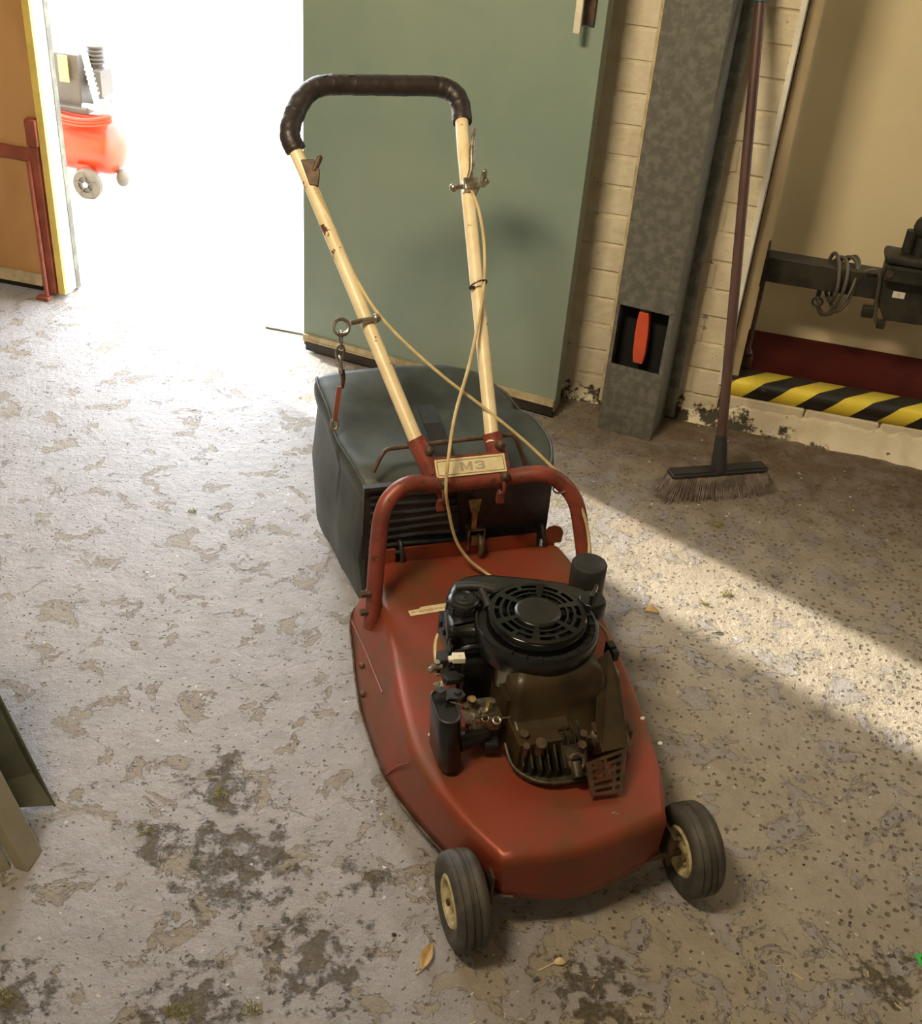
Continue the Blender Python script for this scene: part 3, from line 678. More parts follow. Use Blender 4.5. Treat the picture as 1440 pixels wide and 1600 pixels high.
b = B(); cyl(b, (-.2275, .016, .0755), (-.14, .018, .0755), .0055); cyl(b, (.205, .026, .0755), (.10, .024, .0755), .0055); box(b, (-.162, .030, .095), (.004, .05, .06)); box(b, (.134, .036, .095), (.004, .05, .06)); cyl(b, (-.14, .018, .0755), (.10, .024, .0755), .0055); P('front_axle', b, M['rusty'])
b = B(); lathe(b, [(0, -.20), (.048, -.20), (.050, -.195), (.050, .195), (.048, .20), (0, .20)], (-.002, .635, .051), (1, 0, 0), 32); P('rear_roller', b, M['rubber'])

# U-shaped red tube
ub = smooth_path([(-.213, .610, .120), (-.208, .615, .165), (-.198, .638, .285), (-.187, .655, .345), (-.165, .670, .372), (-.130, .680, .384), (-.07, .691, .371), (.0, .693, .370), (.066, .691, .372), (.125, .680, .378), (.165, .673, .355), (.192, .660, .318), (.207, .643, .25), (.216, .628, .19), (.224, .606, .125)], 8)
b = B(); tube(b, ub, .0155, 20, rf=lambda i, k: .0155 if 6 < i < k - 7 else .0155); ubar = P('frame_hoop', b, M['red_tube'], label='rust-chipped red tubular hoop')
b = B()
for p in ((-0.227, 0.612, 0.197), (-0.228, 0.609, 0.157)): cyl(b, Vector(p) + Vector((-.006, 0, 0)), Vector(p) + Vector((.012, 0, 0)), .0075, seg=6)
multi('hoop_bolt', b, M['rusty'], ubar)
# handle tubes
TL0, TL1 = Vector((-0.103, 0.735, 0.424)), Vector((-0.248, 1.2, 0.827)); TR0, TR1 = Vector((0.039, 0.735, 0.422)), Vector((0.08, 1.2, 0.869))
GL = [(-0.249, 1.2, 0.829), (-0.259, 1.215, 0.854), (-0.247, 1.245, 0.882), (-0.22, 1.275, 0.913), (-0.182, 1.29, 0.929), (-0.11, 1.292, 0.93), (-0.032, 1.292, 0.929), (0.049, 1.29, 0.928), (0.082, 1.278, 0.918), (0.091, 1.255, 0.899), (0.088, 1.225, 0.874)]
hd = smooth_path([tuple(TL0)] + [tuple(TL0.lerp(TL1, t)) for t in (.3, .6, .9)] + GL[1:-1] + [tuple(TR1.lerp(TR0, t)) for t in (.08, .4, .7, 1.0)], 8)
b = B(); tube(b, hd, .0134, 18); han = P('handle', b, M['cream_tube'], label='cream painted steel tube handle, paint chipped to brown')
b = B(); gp = smooth_path(GL, 14); rg = random.Random(5); wob = [rg.uniform(-.0004, .0004) for _ in range(400)]
tube(b, gp, .0205, 22, rf=lambda i, k: (.0200 + wob[i] + (.0005 if (i // 4) % 2 else 0)) if 0 < i < k - 1 else .0185); P('handle_grip', b, M['grip'], han, label='dark tape-wrapped grip', angle=50)
b = B()
for i in range(6, len(gp) - 8, 5):
    if rg.random() < .8:
        p, q = gp[i], gp[i + 2]; t_ = (q - p).normalized(); s_ = Vector((0, -.35, .93)) if rg.random() < .5 else Vector((0, .2, -.98)); side = (s_ - t_ * s_.dot(t_)).normalized()
        plate(b, [p + side * .0190, q + side * .0190, q + side * .0216 + t_ * .002, p + side * .0212], .0010)
multi('tape_edge', b, M['grip'], han, smooth=False)

# handle bracket: two red channels, cross plate, badge
ax = (TL1 - TL0).normalized(); lat = Vector((1, 0, 0)); nrm = lat.cross(ax).normalized()
b = B()
PB_L, PB_R = Vector((-0.074, 0.695, 0.355)), Vector((0.053, 0.695, 0.359))
cyl(b, TL0 + ax * .02, Vector((-0.081, 0.71, 0.382)), .0180, .0185, 20); cyl(b, (-0.081, 0.71, 0.382), PB_L, .0185, .015, 20); brk = P('handle_bracket', b, M['red_tube'])
b = B(); cyl(b, TR0 + (TR1 - TR0).normalized() * .02, Vector((0.053, 0.71, 0.375)), .0180, .0185, 20); cyl(b, (0.053, 0.71, 0.375), PB_R, .0185, .015, 20); P('handle_bracket', b, M['red_tube'])
q = [Vector((-0.088, 0.725, 0.405)), Vector((0.058, 0.725, 0.406)), Vector((0.061, 0.695, 0.371)), Vector((-0.082, 0.695, 0.37))]; nq = (q[1] - q[0]).cross(q[2] - q[1]).normalized()
if nq.z < 0: nq = -nq
b = B(); plate(b, [p + nq * .012 for p in q], .004)
lowq = [q[3] + nq * .012, q[2] + nq * .012, q[2] + Vector((0, -.002, -.020)), q[3] + Vector((0, -.002, -.020))]; plate(b, lowq, .003)
P('badge_backing', b, M['red_tube'], brk, smooth=False)
q2 = [Vector((-0.082, 0.722, 0.4)), Vector((0.053, 0.722, 0.402)), Vector((0.055, 0.698, 0.378)), Vector((-0.077, 0.698, 0.376))]
cq = sum(q2, Vector()) / 4; xq = (q2[1] - q2[0]).normalized(); yq = (q2[0] - q2[3]); Fq = frame(cq + nq * .0155, xq, yq); wq, hq = (q2[1] - q2[0]).length / 2, (q2[0] - q2[3]).length / 2
b = B(); prism(b, [(-wq, -hq), (wq, -hq), (wq, hq), (-wq, hq)], -.0006, .0006, Fq); bdg = P('badge', b, M['cream'], brk, smooth=False, label='cream badge plate reading M3')
def glyph(name, polys, x0):
    g_ = B()
    for pl_ in polys: prism(g_, [(x0 + x * .001, y * .001) for x, y in pl_], .0006, .0010, Fq)
    new_obj(name, g_, M['plate_ink'], bdg, smooth=False)
glyph('letter_print', [[(0, -8), (5, -8), (5, 1.5), (9.5, -6), (13.5, -6), (18, 1.5), (18, -8), (23, -8), (23, 8), (17.5, 8), (11.5, -1.5), (5.5, 8), (0, 8)]], -.020)
glyph('digit_print', [[(0, 3.5), (5, 3.5), (6.5, 4.8), (12.5, 4.8), (14, 3.5), (12.5, 2), (6, 2), (6, -1.2), (12.5, -1.2), (14, -2.8), (12.5, -4.6), (6.5, -4.6), (5, -3.2), (0, -3.2), (1, -6.5), (4, -8), (16, -8), (19, -6), (19, -2), (17, .4), (19, 2.6), (18.5, 6), (15.5, 8), (4, 8), (1, 6.5)]], .008)
b = B()
for (x0, x1, y0, y1) in ((-.93, .93, .72, .80), (-.93, .93, -.80, -.72), (-.95, -.93, -.8, .8), (.93, .95, -.8, .8)):
    prism(b, [(x0 * wq, y0 * hq), (x1 * wq, y0 * hq), (x1 * wq, y1 * hq), (x0 * wq, y1 * hq)], .0006, .0009, Fq)
P('badge_border', b, M['brass'], bdg, smooth=False)
b = B()
for p in ((-0.088, 0.73, 0.416), (0.048, 0.728, 0.418), (-0.069, 0.688, 0.369), (0.049, 0.688, 0.373)):
    p = Vector(p) + nq * .014; sphere(b, p + nq * .003, .0085, (1, 1, 1), 14); cyl(b, p - nq * .02, p + nq * .002, .0095, seg=16)
multi('bracket_bolt', b, M['rusty'], brk)
b = B()
for p in ((-0.07, 0.69, 0.351), (0.047, 0.69, 0.355)): torus(b, Vector(p) + Vector((0, .0, .004)), (1, 0, 0), .019, .0035, 20, 8); box(b, Vector(p) + Vector((0, -.004, -.024)), (.014, .010, .022))
multi('hoop_clamp', b, M['red_tube'], brk)

# throttle / brake levers on the handle tubes
tr = lambda t: TR0.lerp(TR1, t)
b = B(); tube(b, smooth_path([(0.066, 1.1, 0.789), (0.081, 1.12, 0.813), (0.087, 1.145, 0.843), (0.098, 1.175, 0.878)], 6), .0055, 12, rf=lambda i, k: .0040 + .0025 * math.sin(math.pi * min(1, i / k * 1.1))); lever = P('control_lever', b, M['alloy'], han, label='bright alloy control lever on the right tube')
b = B(); c_ = Vector((0.073, 1.105, 0.787)); box(b, c_ + Vector((.0, -.008, 0)), (.030, .026, .030), rotx(40)); cyl(b, c_ + Vector((-.035, -.010, .0)), c_ + Vector((.028, -.012, .004)), .0048); sphere(b, c_ + Vector((-.034, -.010, 0)), .0085, seg=12); sphere(b, c_ + Vector((.030, -.012, .012)), .008, seg=10); cyl(b, c_ + Vector((.024, -.012, .0)), c_ + Vector((.026, -.012, .035)), .006); P('lever_clamp', b, M['alloy'], han, bevel=.003)
b = B(); c_ = Vector((-0.231, 1.155, 0.799)); plate(b, [(-0.246, 1.17, 0.821), (-0.222, 1.165, 0.823), (-0.212, 1.15, 0.805), (-0.219, 1.13, 0.782), (-0.235, 1.135, 0.783)], .010); cyl(b, (-0.225, 1.15, 0.805), (-0.211, 1.165, 0.826), .0062); sphere(b, (-0.211, 1.165, 0.826), .0064, seg=12); P('throttle_lever', b, M['rusty'], han, bevel=.002, label='dull metal throttle lever on the left tube')
# eyebolt through the left tube, chain and red strap
b = B(); pe0, pe1 = Vector((-0.2, 0.905, 0.602)), Vector((-0.149, 0.915, 0.604)); cyl(b, pe0, pe1, .0048); sphere(b, pe1, .0088, seg=12); torus(b, (-0.218, 0.9, 0.597), (.15, -1, .45), .0145, .0040, 28, 8); eb = P('eyebolt', b, M['steel'], han)
cpts = [(-0.218, 0.9, 0.584), (-0.218, 0.903, 0.556), (-0.218, 0.907, 0.529), (-0.214, 0.911, 0.5)]
for i, p in enumerate(cpts[:3]):
    pn = (Vector(p) + Vector(cpts[i + 1])) / 2
    b = B(); q_ = (Vector(cpts[i + 1]) - Vector(p)); L2 = q_.length / 2 + .004; zx = q_.normalized(); sx = Vector((1, 0, 0)) if i % 2 else Vector((0, 1, 0)); sx = (sx - zx * sx.dot(zx)).normalized()
    pts = [pn + zx * (L2 * math.sin(a)) + sx * (.0075 * math.cos(a)) for a in [2 * math.pi * k / 20 for k in range(20)]]
    tube(b, pts, .0027, 8, closed=True); P('chain_link', b, M['steel'], eb)
b = B(); tube(b, smooth_path([(-0.215, 0.91, 0.506), (-0.21, 0.912, 0.486), (-0.211, 0.914, 0.463)], 4), .0062, 10, rf=lambda i, k: .0062 - .0035 * i / k); P('snap_hook', b, M['rusty'], eb)
b = B(); s0, s1 = Vector((-0.217, 0.912, 0.467)), Vector((-0.225, 0.912, 0.397)); w2_ = Vector((.0045, 0, 0)); plate(b, [s0 - w2_, s0 + w2_, s1 + w2_, s1 - w2_], .004); P('red_strap', b, M['brownred'], eb, smooth=False, label='faded red strap down to the bag')
b = B(); torus(b, (-0.226, 0.912, 0.385), (.4, -1, .2), .0082, .0024, 20, 8, squash=1.35); P('strap_ring', b, M['brass'], eb)

# grass bag
secs = [(.770, -.198, .182, .010, .318), (.785, -.206, .190, .008, .330), (.815, -.214, .204, .006, .343), (.87, -.226, .218, .006, .356), (.94, -.232, .208, .006, .370), (1.01, -.234, .178, .006, .386), (1.06, -.234, .150, .008, .400), (1.09, -.232, .128, .012, .406), (1.105, -.228, .100, .02, .402)]
rings = []; NP = 96; kc = int(NP * 3 / 8)
def sec_at(t):
    x = t * (len(secs) - 1); i = min(int(x), len(secs) - 2); f = x - i; a, c = secs[i], secs[i + 1]; return [a[k] + (c[k] - a[k]) * f for k in range(5)]
NS = 44
for si in range(NS + 1):
    v, uL, uR, zB, zT = sec_at(si / NS); t = si / NS; ring = []
    for k in range(NP):
        a = 2 * math.pi * k / NP; ca, sa = math.cos(a), math.sin(a); ex = .14
        x = math.copysign(abs(ca) ** ex, ca); y = math.copysign(abs(sa) ** ex, sa)
        u = (uL + uR) / 2 + (uR - uL) / 2 * x; z_ = (zB + zT) / 2 + (zT - zB) / 2 * y
        if x > 0: z_ -= .045 * t * max(0, y) * max(0, (u - .0) / .24)          # right side droops
        if y > .5: 
            du = (u + .05) / .10; dv = (v - .93) / .09; z_ -= .030 * math.exp(-(du * du + dv * dv)); z_ += .014 * math.exp(-(((u - .04) / .06) ** 2 + ((v - .88) / .05) ** 2)); z_ -= .016 * math.exp(-(((v - .99) / .02) ** 2)) * max(0, min(1, (u + .1) / .2))
        if x < -.5:
            w_ = (z_ - zB) / (zT - zB); u += .022 * math.exp(-((w_ - .74) / .11) ** 2) - .014 * math.exp(-((w_ - .36) / .14) ** 2) + .035 * (1 - min(1, w_ / .22)) + .006 * math.sin(w_ * 16 + v * 14) * (1 - w_)
            v2 = v + (.012 * math.sin(w_ * 9) if t < .4 else 0)
        else: v2 = v
        if x > .5: w_ = (z_ - zB) / (zT - zB); u += .012 * math.sin(w_ * 8 + 2 + v * 12) * t
        nn = noise.noise(Vector((u * 9, v * 9, z_ * 9))) * .008; z_ += nn if y > .5 else 0; u += nn if abs(x) > .5 else 0
        ring.append(Vector((u, v2, max(z_, .004))))
    rings.append(ring)
b = B(); loft(b, rings); bag = P('grass_bag', b, M['bag'], label='dark green canvas grass bag', angle=60)
# rear wall stays rounded
b = B()
tube(b, [rings[s_][kc] + Vector((-.001, 0, .001)) for s_ in range(1, NS, 2)], .0032, 8); tube(b, [rings[s_][int(NP / 8)] + Vector((.001, 0, .001)) for s_ in range(1, NS, 2)], .0032, 8)
multi('piping', b, M['bag'], bag)
# ribbed front panel
b = B(); FP = [(-0.199, 0.766, 0.343), (0.159, 0.766, 0.325), (0.212, 0.766, 0.187), (-0.153, 0.766, 0.18)]
zt = (FP[0][2] + FP[1][2]) / 2; box(b, (-.006, .768, .245), (.382, .006, .165))
for i in range(8):
    zz = .305 - i * .0195; pts = [Vector((-.185 + .03 * j, .7645, zz + .0022 * math.sin(j * .9 + i))) for j in range(7)]; tube(b, pts, .0042, 8)
box(b, (-.006, .763, .328), (.386, .014, .008)); 
P('front_panel', b, M['bag_panel'], bag, smooth=True, label='black ribbed front panel of the bag')
# central strap over the top, down to the latch
b = B(); sp = [(-0.033, 0.951, 0.385), (-0.033, 0.89, 0.378), (-0.028, 0.835, 0.358), (-0.028, 0.777, 0.342)]
def strap(pts, w_, th):
    for a, c in zip(pts, pts[1:]):
        a, c = Vector(a), Vector(c); wv = Vector((w_ / 2, 0, 0)); plate(b, [a - wv, a + wv, c + wv, c - wv], th)
strap([Vector(p) + Vector((0, 0, .004)) for p in sp], .036, .004); strap([Vector(sp[-1]) + Vector((.0, 0, .006)), Vector((.0, .756, .300)), Vector((.018, .755, .215))], .032, .004)
P('strap', b, M['strap'], bag, smooth=False, label='scuffed black plastic strap')
# black wire frame
b = B(); tube(b, smooth_path([(-0.178, 0.775, 0.355), (-0.161, 0.785, 0.384), (-0.147, 0.792, 0.392), (-0.123, 0.795, 0.392), (-0.029, 0.795, 0.396), (0.074, 0.795, 0.399), (0.099, 0.792, 0.4), (0.109, 0.785, 0.386), (0.126, 0.775, 0.341)], 5), .0042, 10); P('wire_frame', b, M['rusty'], bag)
b = B()
for p0_, p1_ in (((-0.125, 0.75, 0.2), (-0.124, 0.735, 0.164)), ((0.168, 0.75, 0.2), (0.172, 0.735, 0.169))):
    a, c = Vector(p0_), Vector(p1_); tube(b, smooth_path([a + Vector((0, .012, -.006)), a + Vector((0, .004, .004)), a + Vector((0, -.006, .0)), a.lerp(c, .5) + Vector((0, -.008, 0)), c + Vector((0, -.004, 0)), c + Vector((0, .004, .004))], 5), .0042, 10)
multi('hanging_hook', b, M['black_matt'], bag)
# latch
b = B(); lc = Vector((.024, .742, .196)); box(b, lc + Vector((0, .0, .030)), (.034, .022, .003)); box(b, lc + Vector((-.016, 0, .008)), (.003, .024, .046)); box(b, lc + Vector((.016, 0, .008)), (.003, .024, .046))
lt = P('latch', b, M['steel'], smooth=False, bevel=.001, label='worn steel latch at the rear of the deck')
b = B(); box(b, lc + Vector((-.006, -.004, .052)), (.010, .008, .04)); prism(b, [(-.008, 0), (.008, 0), (.014, .026), (-.013, .026)], -.002, .002, frame(lc + Vector((-.006, -.004, .070)), (1, 0, 0), (0, .3, 1))); box(b, lc + Vector((-.003, -.006, .004)), (.013, .012, .018)); P('latch_key', b, M['brass'], lt, smooth=False, bevel=.001)
b = B(); torus(b, lc + Vector((.006, -.010, -.006)), (1, 0, 0), .020, .006, 20, 8, arc=.6); P('latch_catch', b, M['rusty'], lt)

# cables
def cable(pts, r=.0031): 
    b = B(); tube(b, smooth_path(pts, 8), r, 10); return b
P('throttle_cable', cable([(0.072, 1.085, 0.786), (0.08, 1.05, 0.755), (0.079, 1, 0.709), (0.067, 0.945, 0.654), (0.042, 0.885, 0.603), (0.009, 0.82, 0.544), (-0.035, 0.745, 0.487), (-0.059, 0.69, 0.446), (-0.07, 0.66, 0.384), (-0.059, 0.665, 0.324), (-0.038, 0.67, 0.252), (-0.01, 0.665, 0.207), (0.023, 0.652, 0.18), (0.05, 0.613, 0.176)]), M['cable'], label='yellowed cable from the right lever to the engine')
P('clutch_cable', cable([(-0.227, 1.125, 0.784), (-0.205, 1.08, 0.733), (-0.185, 1.02, 0.679), (-0.157, 0.95, 0.626), (-0.125, 0.9, 0.59), (-0.082, 0.855, 0.554), (-0.033, 0.81, 0.519), (0.033, 0.77, 0.474), (0.094, 0.73, 0.429), (0.145, 0.695, 0.385), (0.181, 0.665, 0.347), (0.203, 0.64, 0.302), (0.211, 0.615, 0.252), (0.191, 0.56, 0.219), (0.167, 0.47, 0.201), (0.137, 0.357, 0.26), (0.14, 0.338, 0.25)]), M['cable'], label='yellowed cable crossing to the right side')
b = B()
for c_, a_ in ((Vector((0.058, 0.952, 0.645)), ax), (Vector((0.165, 0.675, 0.349)), Vector((.5, 0, -1)))): torus(b, c_, a_, .0175, .0018, 24, 6)
box(b, Vector((0.043, 0.945, 0.643)), (.012, .003, .006)); multi('cable_tie', b, M['cable_dark'], mw)
P('governor_cable', cable([(-0.142, 0.4, 0.27), (-0.151, 0.395, 0.262), (-0.157, 0.382, 0.25), (-0.16, 0.363, 0.238), (-0.164, 0.337, 0.23)], .0036), M['cable'], label='short yellowed cable beside the fuel tank')

# ------------------------------------------------------------------ engine
def pts2(*p): return [(q[0], q[1]) for q in p]
eng_b = B()
cyl(eng_b, (-.005, .31, .168), (-.005, .31, .215), .082, .078, 32)
t = B(); box(t, (-.012, .30, .235), (.150, .20, .10)); bmesh.ops.bevel(t, geom=t.edges[:], offset=.016, segments=3, affect='EDGES'); bm_join(eng_b, t)
box(eng_b, (-.05, .20, .205), (.07, .10, .06)); box(eng_b, (.07, .33, .205), (.07, .12, .06))
eng = P('engine', eng_b, M['grimy'], label='black four-stroke engine bolted on the deck, oily and dusty')
def E_(name, b, m, **k): return new_obj(name, b, m, eng, **k)

# top shroud with flared skirt round the fan
FC = Vector((-.012, .314, 0))
outline = [(-0.137, 0.405, 0.33), (-0.12, 0.442, 0.33), (-0.093, 0.462, 0.33), (-0.055, 0.464, 0.33), (-0.008, 0.449, 0.33), (0.044, 0.43, 0.33), (0.088, 0.407, 0.33), (0.112, 0.379, 0.33), (0.116, 0.338, 0.33)]
arc = [(FC.x + .100 * math.cos(R(a)), FC.y + .100 * math.sin(R(a))) for a in range(20, -160, -10)]
outl = [(p[0], p[1]) for p in outline] + arc + [(-0.105, 0.311, 0.33)[:2], (-0.13, 0.325, 0.33)[:2], (-0.155, 0.329, 0.33)[:2], (-0.149, 0.369, 0.33)[:2]]
outl = [tuple(p)[:2] for p in outl]
def poly_inset(poly, d):
    k = len(poly); s = sum(poly[i][0] * poly[(i + 1) % k][1] - poly[(i + 1) % k][0] * poly[i][1] for i in range(k)); sg = 1 if s > 0 else -1; out = []
    for i in range(k):
        tx = poly[(i + 1) % k][0] - poly[(i - 1) % k][0]; ty = poly[(i + 1) % k][1] - poly[(i - 1) % k][1]; l = math.hypot(tx, ty)
        out.append((poly[i][0] - ty / l * d * sg, poly[i][1] + tx / l * d * sg))
    return out
sm = [(p.x, p.y) for p in smooth_path([(x, y, 0) for x, y in outl], 3, True)]
def ringz(poly, z_): return [Vector((x, y, z_)) for x, y in poly]
b = B(); loft(b, [ringz(poly_inset(sm, .006), .262), ringz(poly_inset(sm, .004), .300), ringz(poly_inset(sm, .000), .318), ringz(poly_inset(sm, .001), .326), ringz(poly_inset(sm, .006), .3315), ringz(poly_inset(sm, .013), .3325)])
E_('shroud', b, M['black'], label='black plastic engine shroud', angle=50)
# rim and sunken ring round the fan guard
b = B(); lathe(b, [(.0900, .322), (.0955, .3385), (.0988, .3395), (.1010, .336), (.1012, .318), (.0990, .300)], FC, seg=64); E_('fan_rim', b, M['black'], angle=50)
b = B(); lathe(b, [(.066, .3335), (.0935, .3335)], FC, seg=64); 
for a in range(0, 360, 15):
    if -150 < a - 360 < 40 or a < 30: box(b, FC + Vector((.0905 * math.cos(R(a)), .0905 * math.sin(R(a)), .3355)), (.010, .004, .006), rotz(a))
E_('rim_bed', b, M['hole'], smooth=False)
# fan guard: raised drum with three rings of slots round a solid dome
b = B(); lathe(b, [(.0815, .330), (.0810, .350), (.0785, .3555), (.0740, .3570)], FC, seg=72); E_('guard_drum', b, M['black_gloss'], angle=60)
b = B()
def zg(r): return .3570 + .0030 * (1 - (r / .078) ** 2)
def ring_seg(r0, r1, a0, a1, th=.003):
    n = max(2, int((a1 - a0) / 5)); A_ = []
    for i in range(n + 1):
        a = R(a0 + (a1 - a0) * i / n); c_, s_ = math.cos(a), math.sin(a)
        A_.append([b.verts.new(FC + Vector((r * c_, r * s_, z_))) for r, z_ in ((r0, zg(r0)), (r1, zg(r1)), (r1, zg(r1) - th), (r0, zg(r0) - th))])
    for p, q in zip(A_, A_[1:]):
        for j in range(4): b.faces.new((p[j], p[(j + 1) % 4], q[(j + 1) % 4], q[j]))
    b.faces.new(A_[0][::-1]); b.faces.new(A_[-1])
for r0, r1 in ((.0700, .0775), (.0575, .0625), (.0465, .0500)): ring_seg(r0, r1, 0, 360)
for k in range(6):
    a = 60 * k + 8; ring_seg(.036, .0705, a - 5.5, a + 5.5)
for k in range(6):
    a = 60 * k + 38; ring_seg(.0575, .0705, a - 3, a + 3)
E_('fan_guard', b, M['black_gloss'], angle=40, label='glossy black slotted fan guard')
b = B(); lathe(b, [(0, .3608), (.030, .3606), (.0370, .3600), (.0385, .3580), (.0385, .352)], FC, seg=48); E_('guard_centre', b, M['black'], angle=50)
b = B(); lathe(b, [(0, .336), (.074, .336)], FC, seg=40)
for k in range(14):
    a = 360 / 14 * k; box(b, FC + Vector((.052 * math.cos(R(a)), .052 * math.sin(R(a)), .342)), (.036, .002, .010), rotz(a + 20))
E_('flywheel_fan', b, M['hole'], smooth=False)
# recoil handle
b = B(); tube(b, smooth_path([(-0.122, 0.408, 0.352), (-0.101, 0.403, 0.355), (-0.081, 0.396, 0.356), (-0.062, 0.387, 0.354)], 5), .0085, 12); tube(b, smooth_path([(-0.082, 0.397, 0.354), (-0.081, 0.378, 0.35), (-0.08, 0.355, 0.344)], 5), .0078, 12, rf=lambda i, k: .0092 - .003 * math.sin(math.pi * i / k)); E_('recoil_handle', b, M['black_matt'], label='black T-shaped starter handle')
# fuel tank neck and cap
CX, CY, _z = (-0.116, 0.379, 0.352)
b = B(); lathe(b, [(.028, .30), (.030, .315), (.0285, .338), (.0, .338)], (CX, CY, 0), seg=32); E_('filler_neck', b, M['black'])
b = B(); prof = [(0, .3520), (.0160, .3520), (.0175, .3535), (.0195, .3535), (.0205, .3515), (.0250, .3495), (.0272, .3455), (.0275, .334), (.026, .332)]
lathe(b, prof, (CX, CY, 0), seg=40); 
for k in range(10):
    a = 36 * k; cyl(b, (CX + 0.0265 * math.cos(R(a)), CY + 0.0265 * math.sin(R(a)), .333), (CX + 0.0265 * math.cos(R(a)), CY + 0.0265 * math.sin(R(a)), .3465), .0042, .003, 10)
cap = E_('fuel_cap', b, M['black'], label='round black fuel cap with moulded pump symbol')
b = B(); torus(b, (CX, CY, .3522), (0, 0, 1), .0145, .0008, 28, 4); box(b, (CX - .004, CY + .001, .3523), (.006, .010, .001)); box(b, (CX + .0025, CY + .002, .3523), (.0012, .008, .001)); box(b, (CX - .001, CY - .0065, .3523), (.014, .0018, .001)); box(b, (CX + .005, CY + .004, .3523), (.0045, .0012, .001)); E_('cap_symbol', b, M['black_matt'], smooth=False)
# fuel tank under the neck
b = B(); t = B(); box(t, (-.112, .365, .290), (.076, .105, .082)); bmesh.ops.bevel(t, geom=t.edges[:], offset=.018, segments=4, affect='EDGES'); bm_join(b, t)
t = B(); box(t, (-.108, .322, .245), (.070, .060, .10)); bmesh.ops.bevel(t, geom=t.edges[:], offset=.010, segments=3, affect='EDGES'); bm_join(b, t)
tube(b, smooth_path([(-.155, .312, .270), (-.150, .305, .300), (-.125, .300, .315), (-.100, .300, .306), (-.085, .298, .275)], 5), .004, 8)
E_('fuel_tank', b, M['black'], label='black plastic fuel tank')
b = B()
for k in range(4): box(b, (-.151, .385 - .022 * k, .300), (.005, .008, .012))
box(b, (-.1510, .330, .300), (.003, .012, .03)); multi('tank_clip', b, M['black_matt'], eng, smooth=False)
# filler cap at the right rear and tall black canister
KX, KY, _z = (0.096, 0.344, 0.345)
b = B(); lathe(b, [(.018, .25), (.0185, .31), (.024, .318), (.0245, .340), (.021, .346), (0, .347)], (KX, KY, 0), seg=24); box(b, (KX + .002, KY + .002, .352), (.006, .036, .020), rotz(-35)); E_('oil_cap', b, M['black'], bevel=.001, label='black oil filler cap with a finger grip')
QX, QY, _z = (0.132, 0.445, 0.34)
b = B(); lathe(b, [(0, .3385), (.024, .3385), (.0265, .3405), (.0295, .3405), (.0310, .338), (.0310, .262), (.029, .255), (.0, .255)], (QX, QY, 0), seg=40); cyl(b, (QX, QY, .26), (QX - .025, QY - .03, .22), .016); E_('canister', b, M['black_matt'], label='dull black cylindrical canister', angle=40)
# cowl, oily brown
def rrect(u0, u1, v0, v1, z_, r=.012, n=4):
    out = []
    for cx, cy, a0 in ((u1 - r, v1 - r, 0), (u0 + r, v1 - r, 90), (u0 + r, v0 + r, 180), (u1 - r, v0 + r, 270)):
        for i in range(n + 1): a = R(a0 + 90 * i / n); out.append(Vector((cx + r * math.cos(a), cy + r * math.sin(a), z_)))
    return out
b = B(); loft(b, [rrect(-.062, .045, .150, .34, .200), rrect(-.078, .058, .170, .34, .222), rrect(-.082, .070, .194, .35, .240), rrect(-.081, .073, .198, .36, .262), rrect(-.080, .073, .204, .37, .292), rrect(-.077, .070, .209, .38, .304), rrect(-.070, .064, .217, .38, .311), rrect(-.060, .055, .232, .38, .315)]); E_('blower_cowl', b, M['grimy'], label='brown oil-stained blower cowl', angle=60)
b = B(); plate(b, [(0.074, 0.248, 0.3), (0.1, 0.266, 0.3), (0.104, 0.223, 0.275), (0.088, 0.145, 0.24), (0.083, 0.121, 0.226), (0.04, 0.119, 0.226), (0.047, 0.168, 0.24)], .004); plate(b, [(0.104, 0.223, 0.275), (0.088, 0.145, 0.24), (0.083, 0.121, 0.226), (.118, .16, .18), (.118, .26, .18)], .003); E_('side_shield', b, M['grimy'], smooth=False, bevel=.002)
# finned cylinder head
b = B()
for k in range(9):
    u = -.078 + .0125 * k; dep = .060 + .022 * math.sin(math.pi * (k + .5) / 9); plate(b, [(u, .20, .236), (u, .20 - dep * .55, .232), (u - .002, .20 - dep, .205), (u - .002, .20 - dep * .95, .182), (u, .20, .178)], .0028)
multi('cooling_fin', b, M['fins'], eng, smooth=False, label='grimy alloy cooling fins')
b = B(); t = B(); loft(t, [[Vector((-.090, .20, z_)), Vector((-.086, .155, z_)), Vector((-.068, .128, z_)), Vector((-.035, .114, z_)), Vector((.020, .112, z_)), Vector((.024, .20, z_))] for z_ in (.172, .186)]); bm_join(b, t); tube(b, smooth_path([(-.093, .19, .205), (-.090, .155, .190), (-.068, .125, .186), (-.035, .110, .186), (.020, .108, .186)], 4), .0035, 8)
box(b, (.000, .135, .205), (.030, .03, .035)); box(b, (.012, .120, .192), (.02, .012, .02)); cyl(b, (-.003, .120, .215), (-.003, .10, .200), .009); E_('cylinder_head', b, M['fins'], smooth=False, bevel=.002)
b = B(); box(b, (-.035, .190, .232), (.090, .03, .012), rotx(25)); E_('head_shroud', b, M['grimy'], bevel=.004)
b = B()
for p, r in (((-0.052, 0.147, 0.236), .0090), ((-0.072, 0.17, 0.238), .0075), ((0.009, 0.131, 0.236), .0075), ((0.018, 0.149, 0.24), .0065), ((-0.074, 0.151, 0.23), .006)):
    p = Vector(p); cyl(b, p - Vector((0, 0, .02)), p, r * .8, r * .8, 12); cyl(b, p, p + Vector((0, -.002, .005)), r, r, 6 if r < .008 else 16)
multi('cowl_bolt', b, M['rusty'], eng, angle=30)
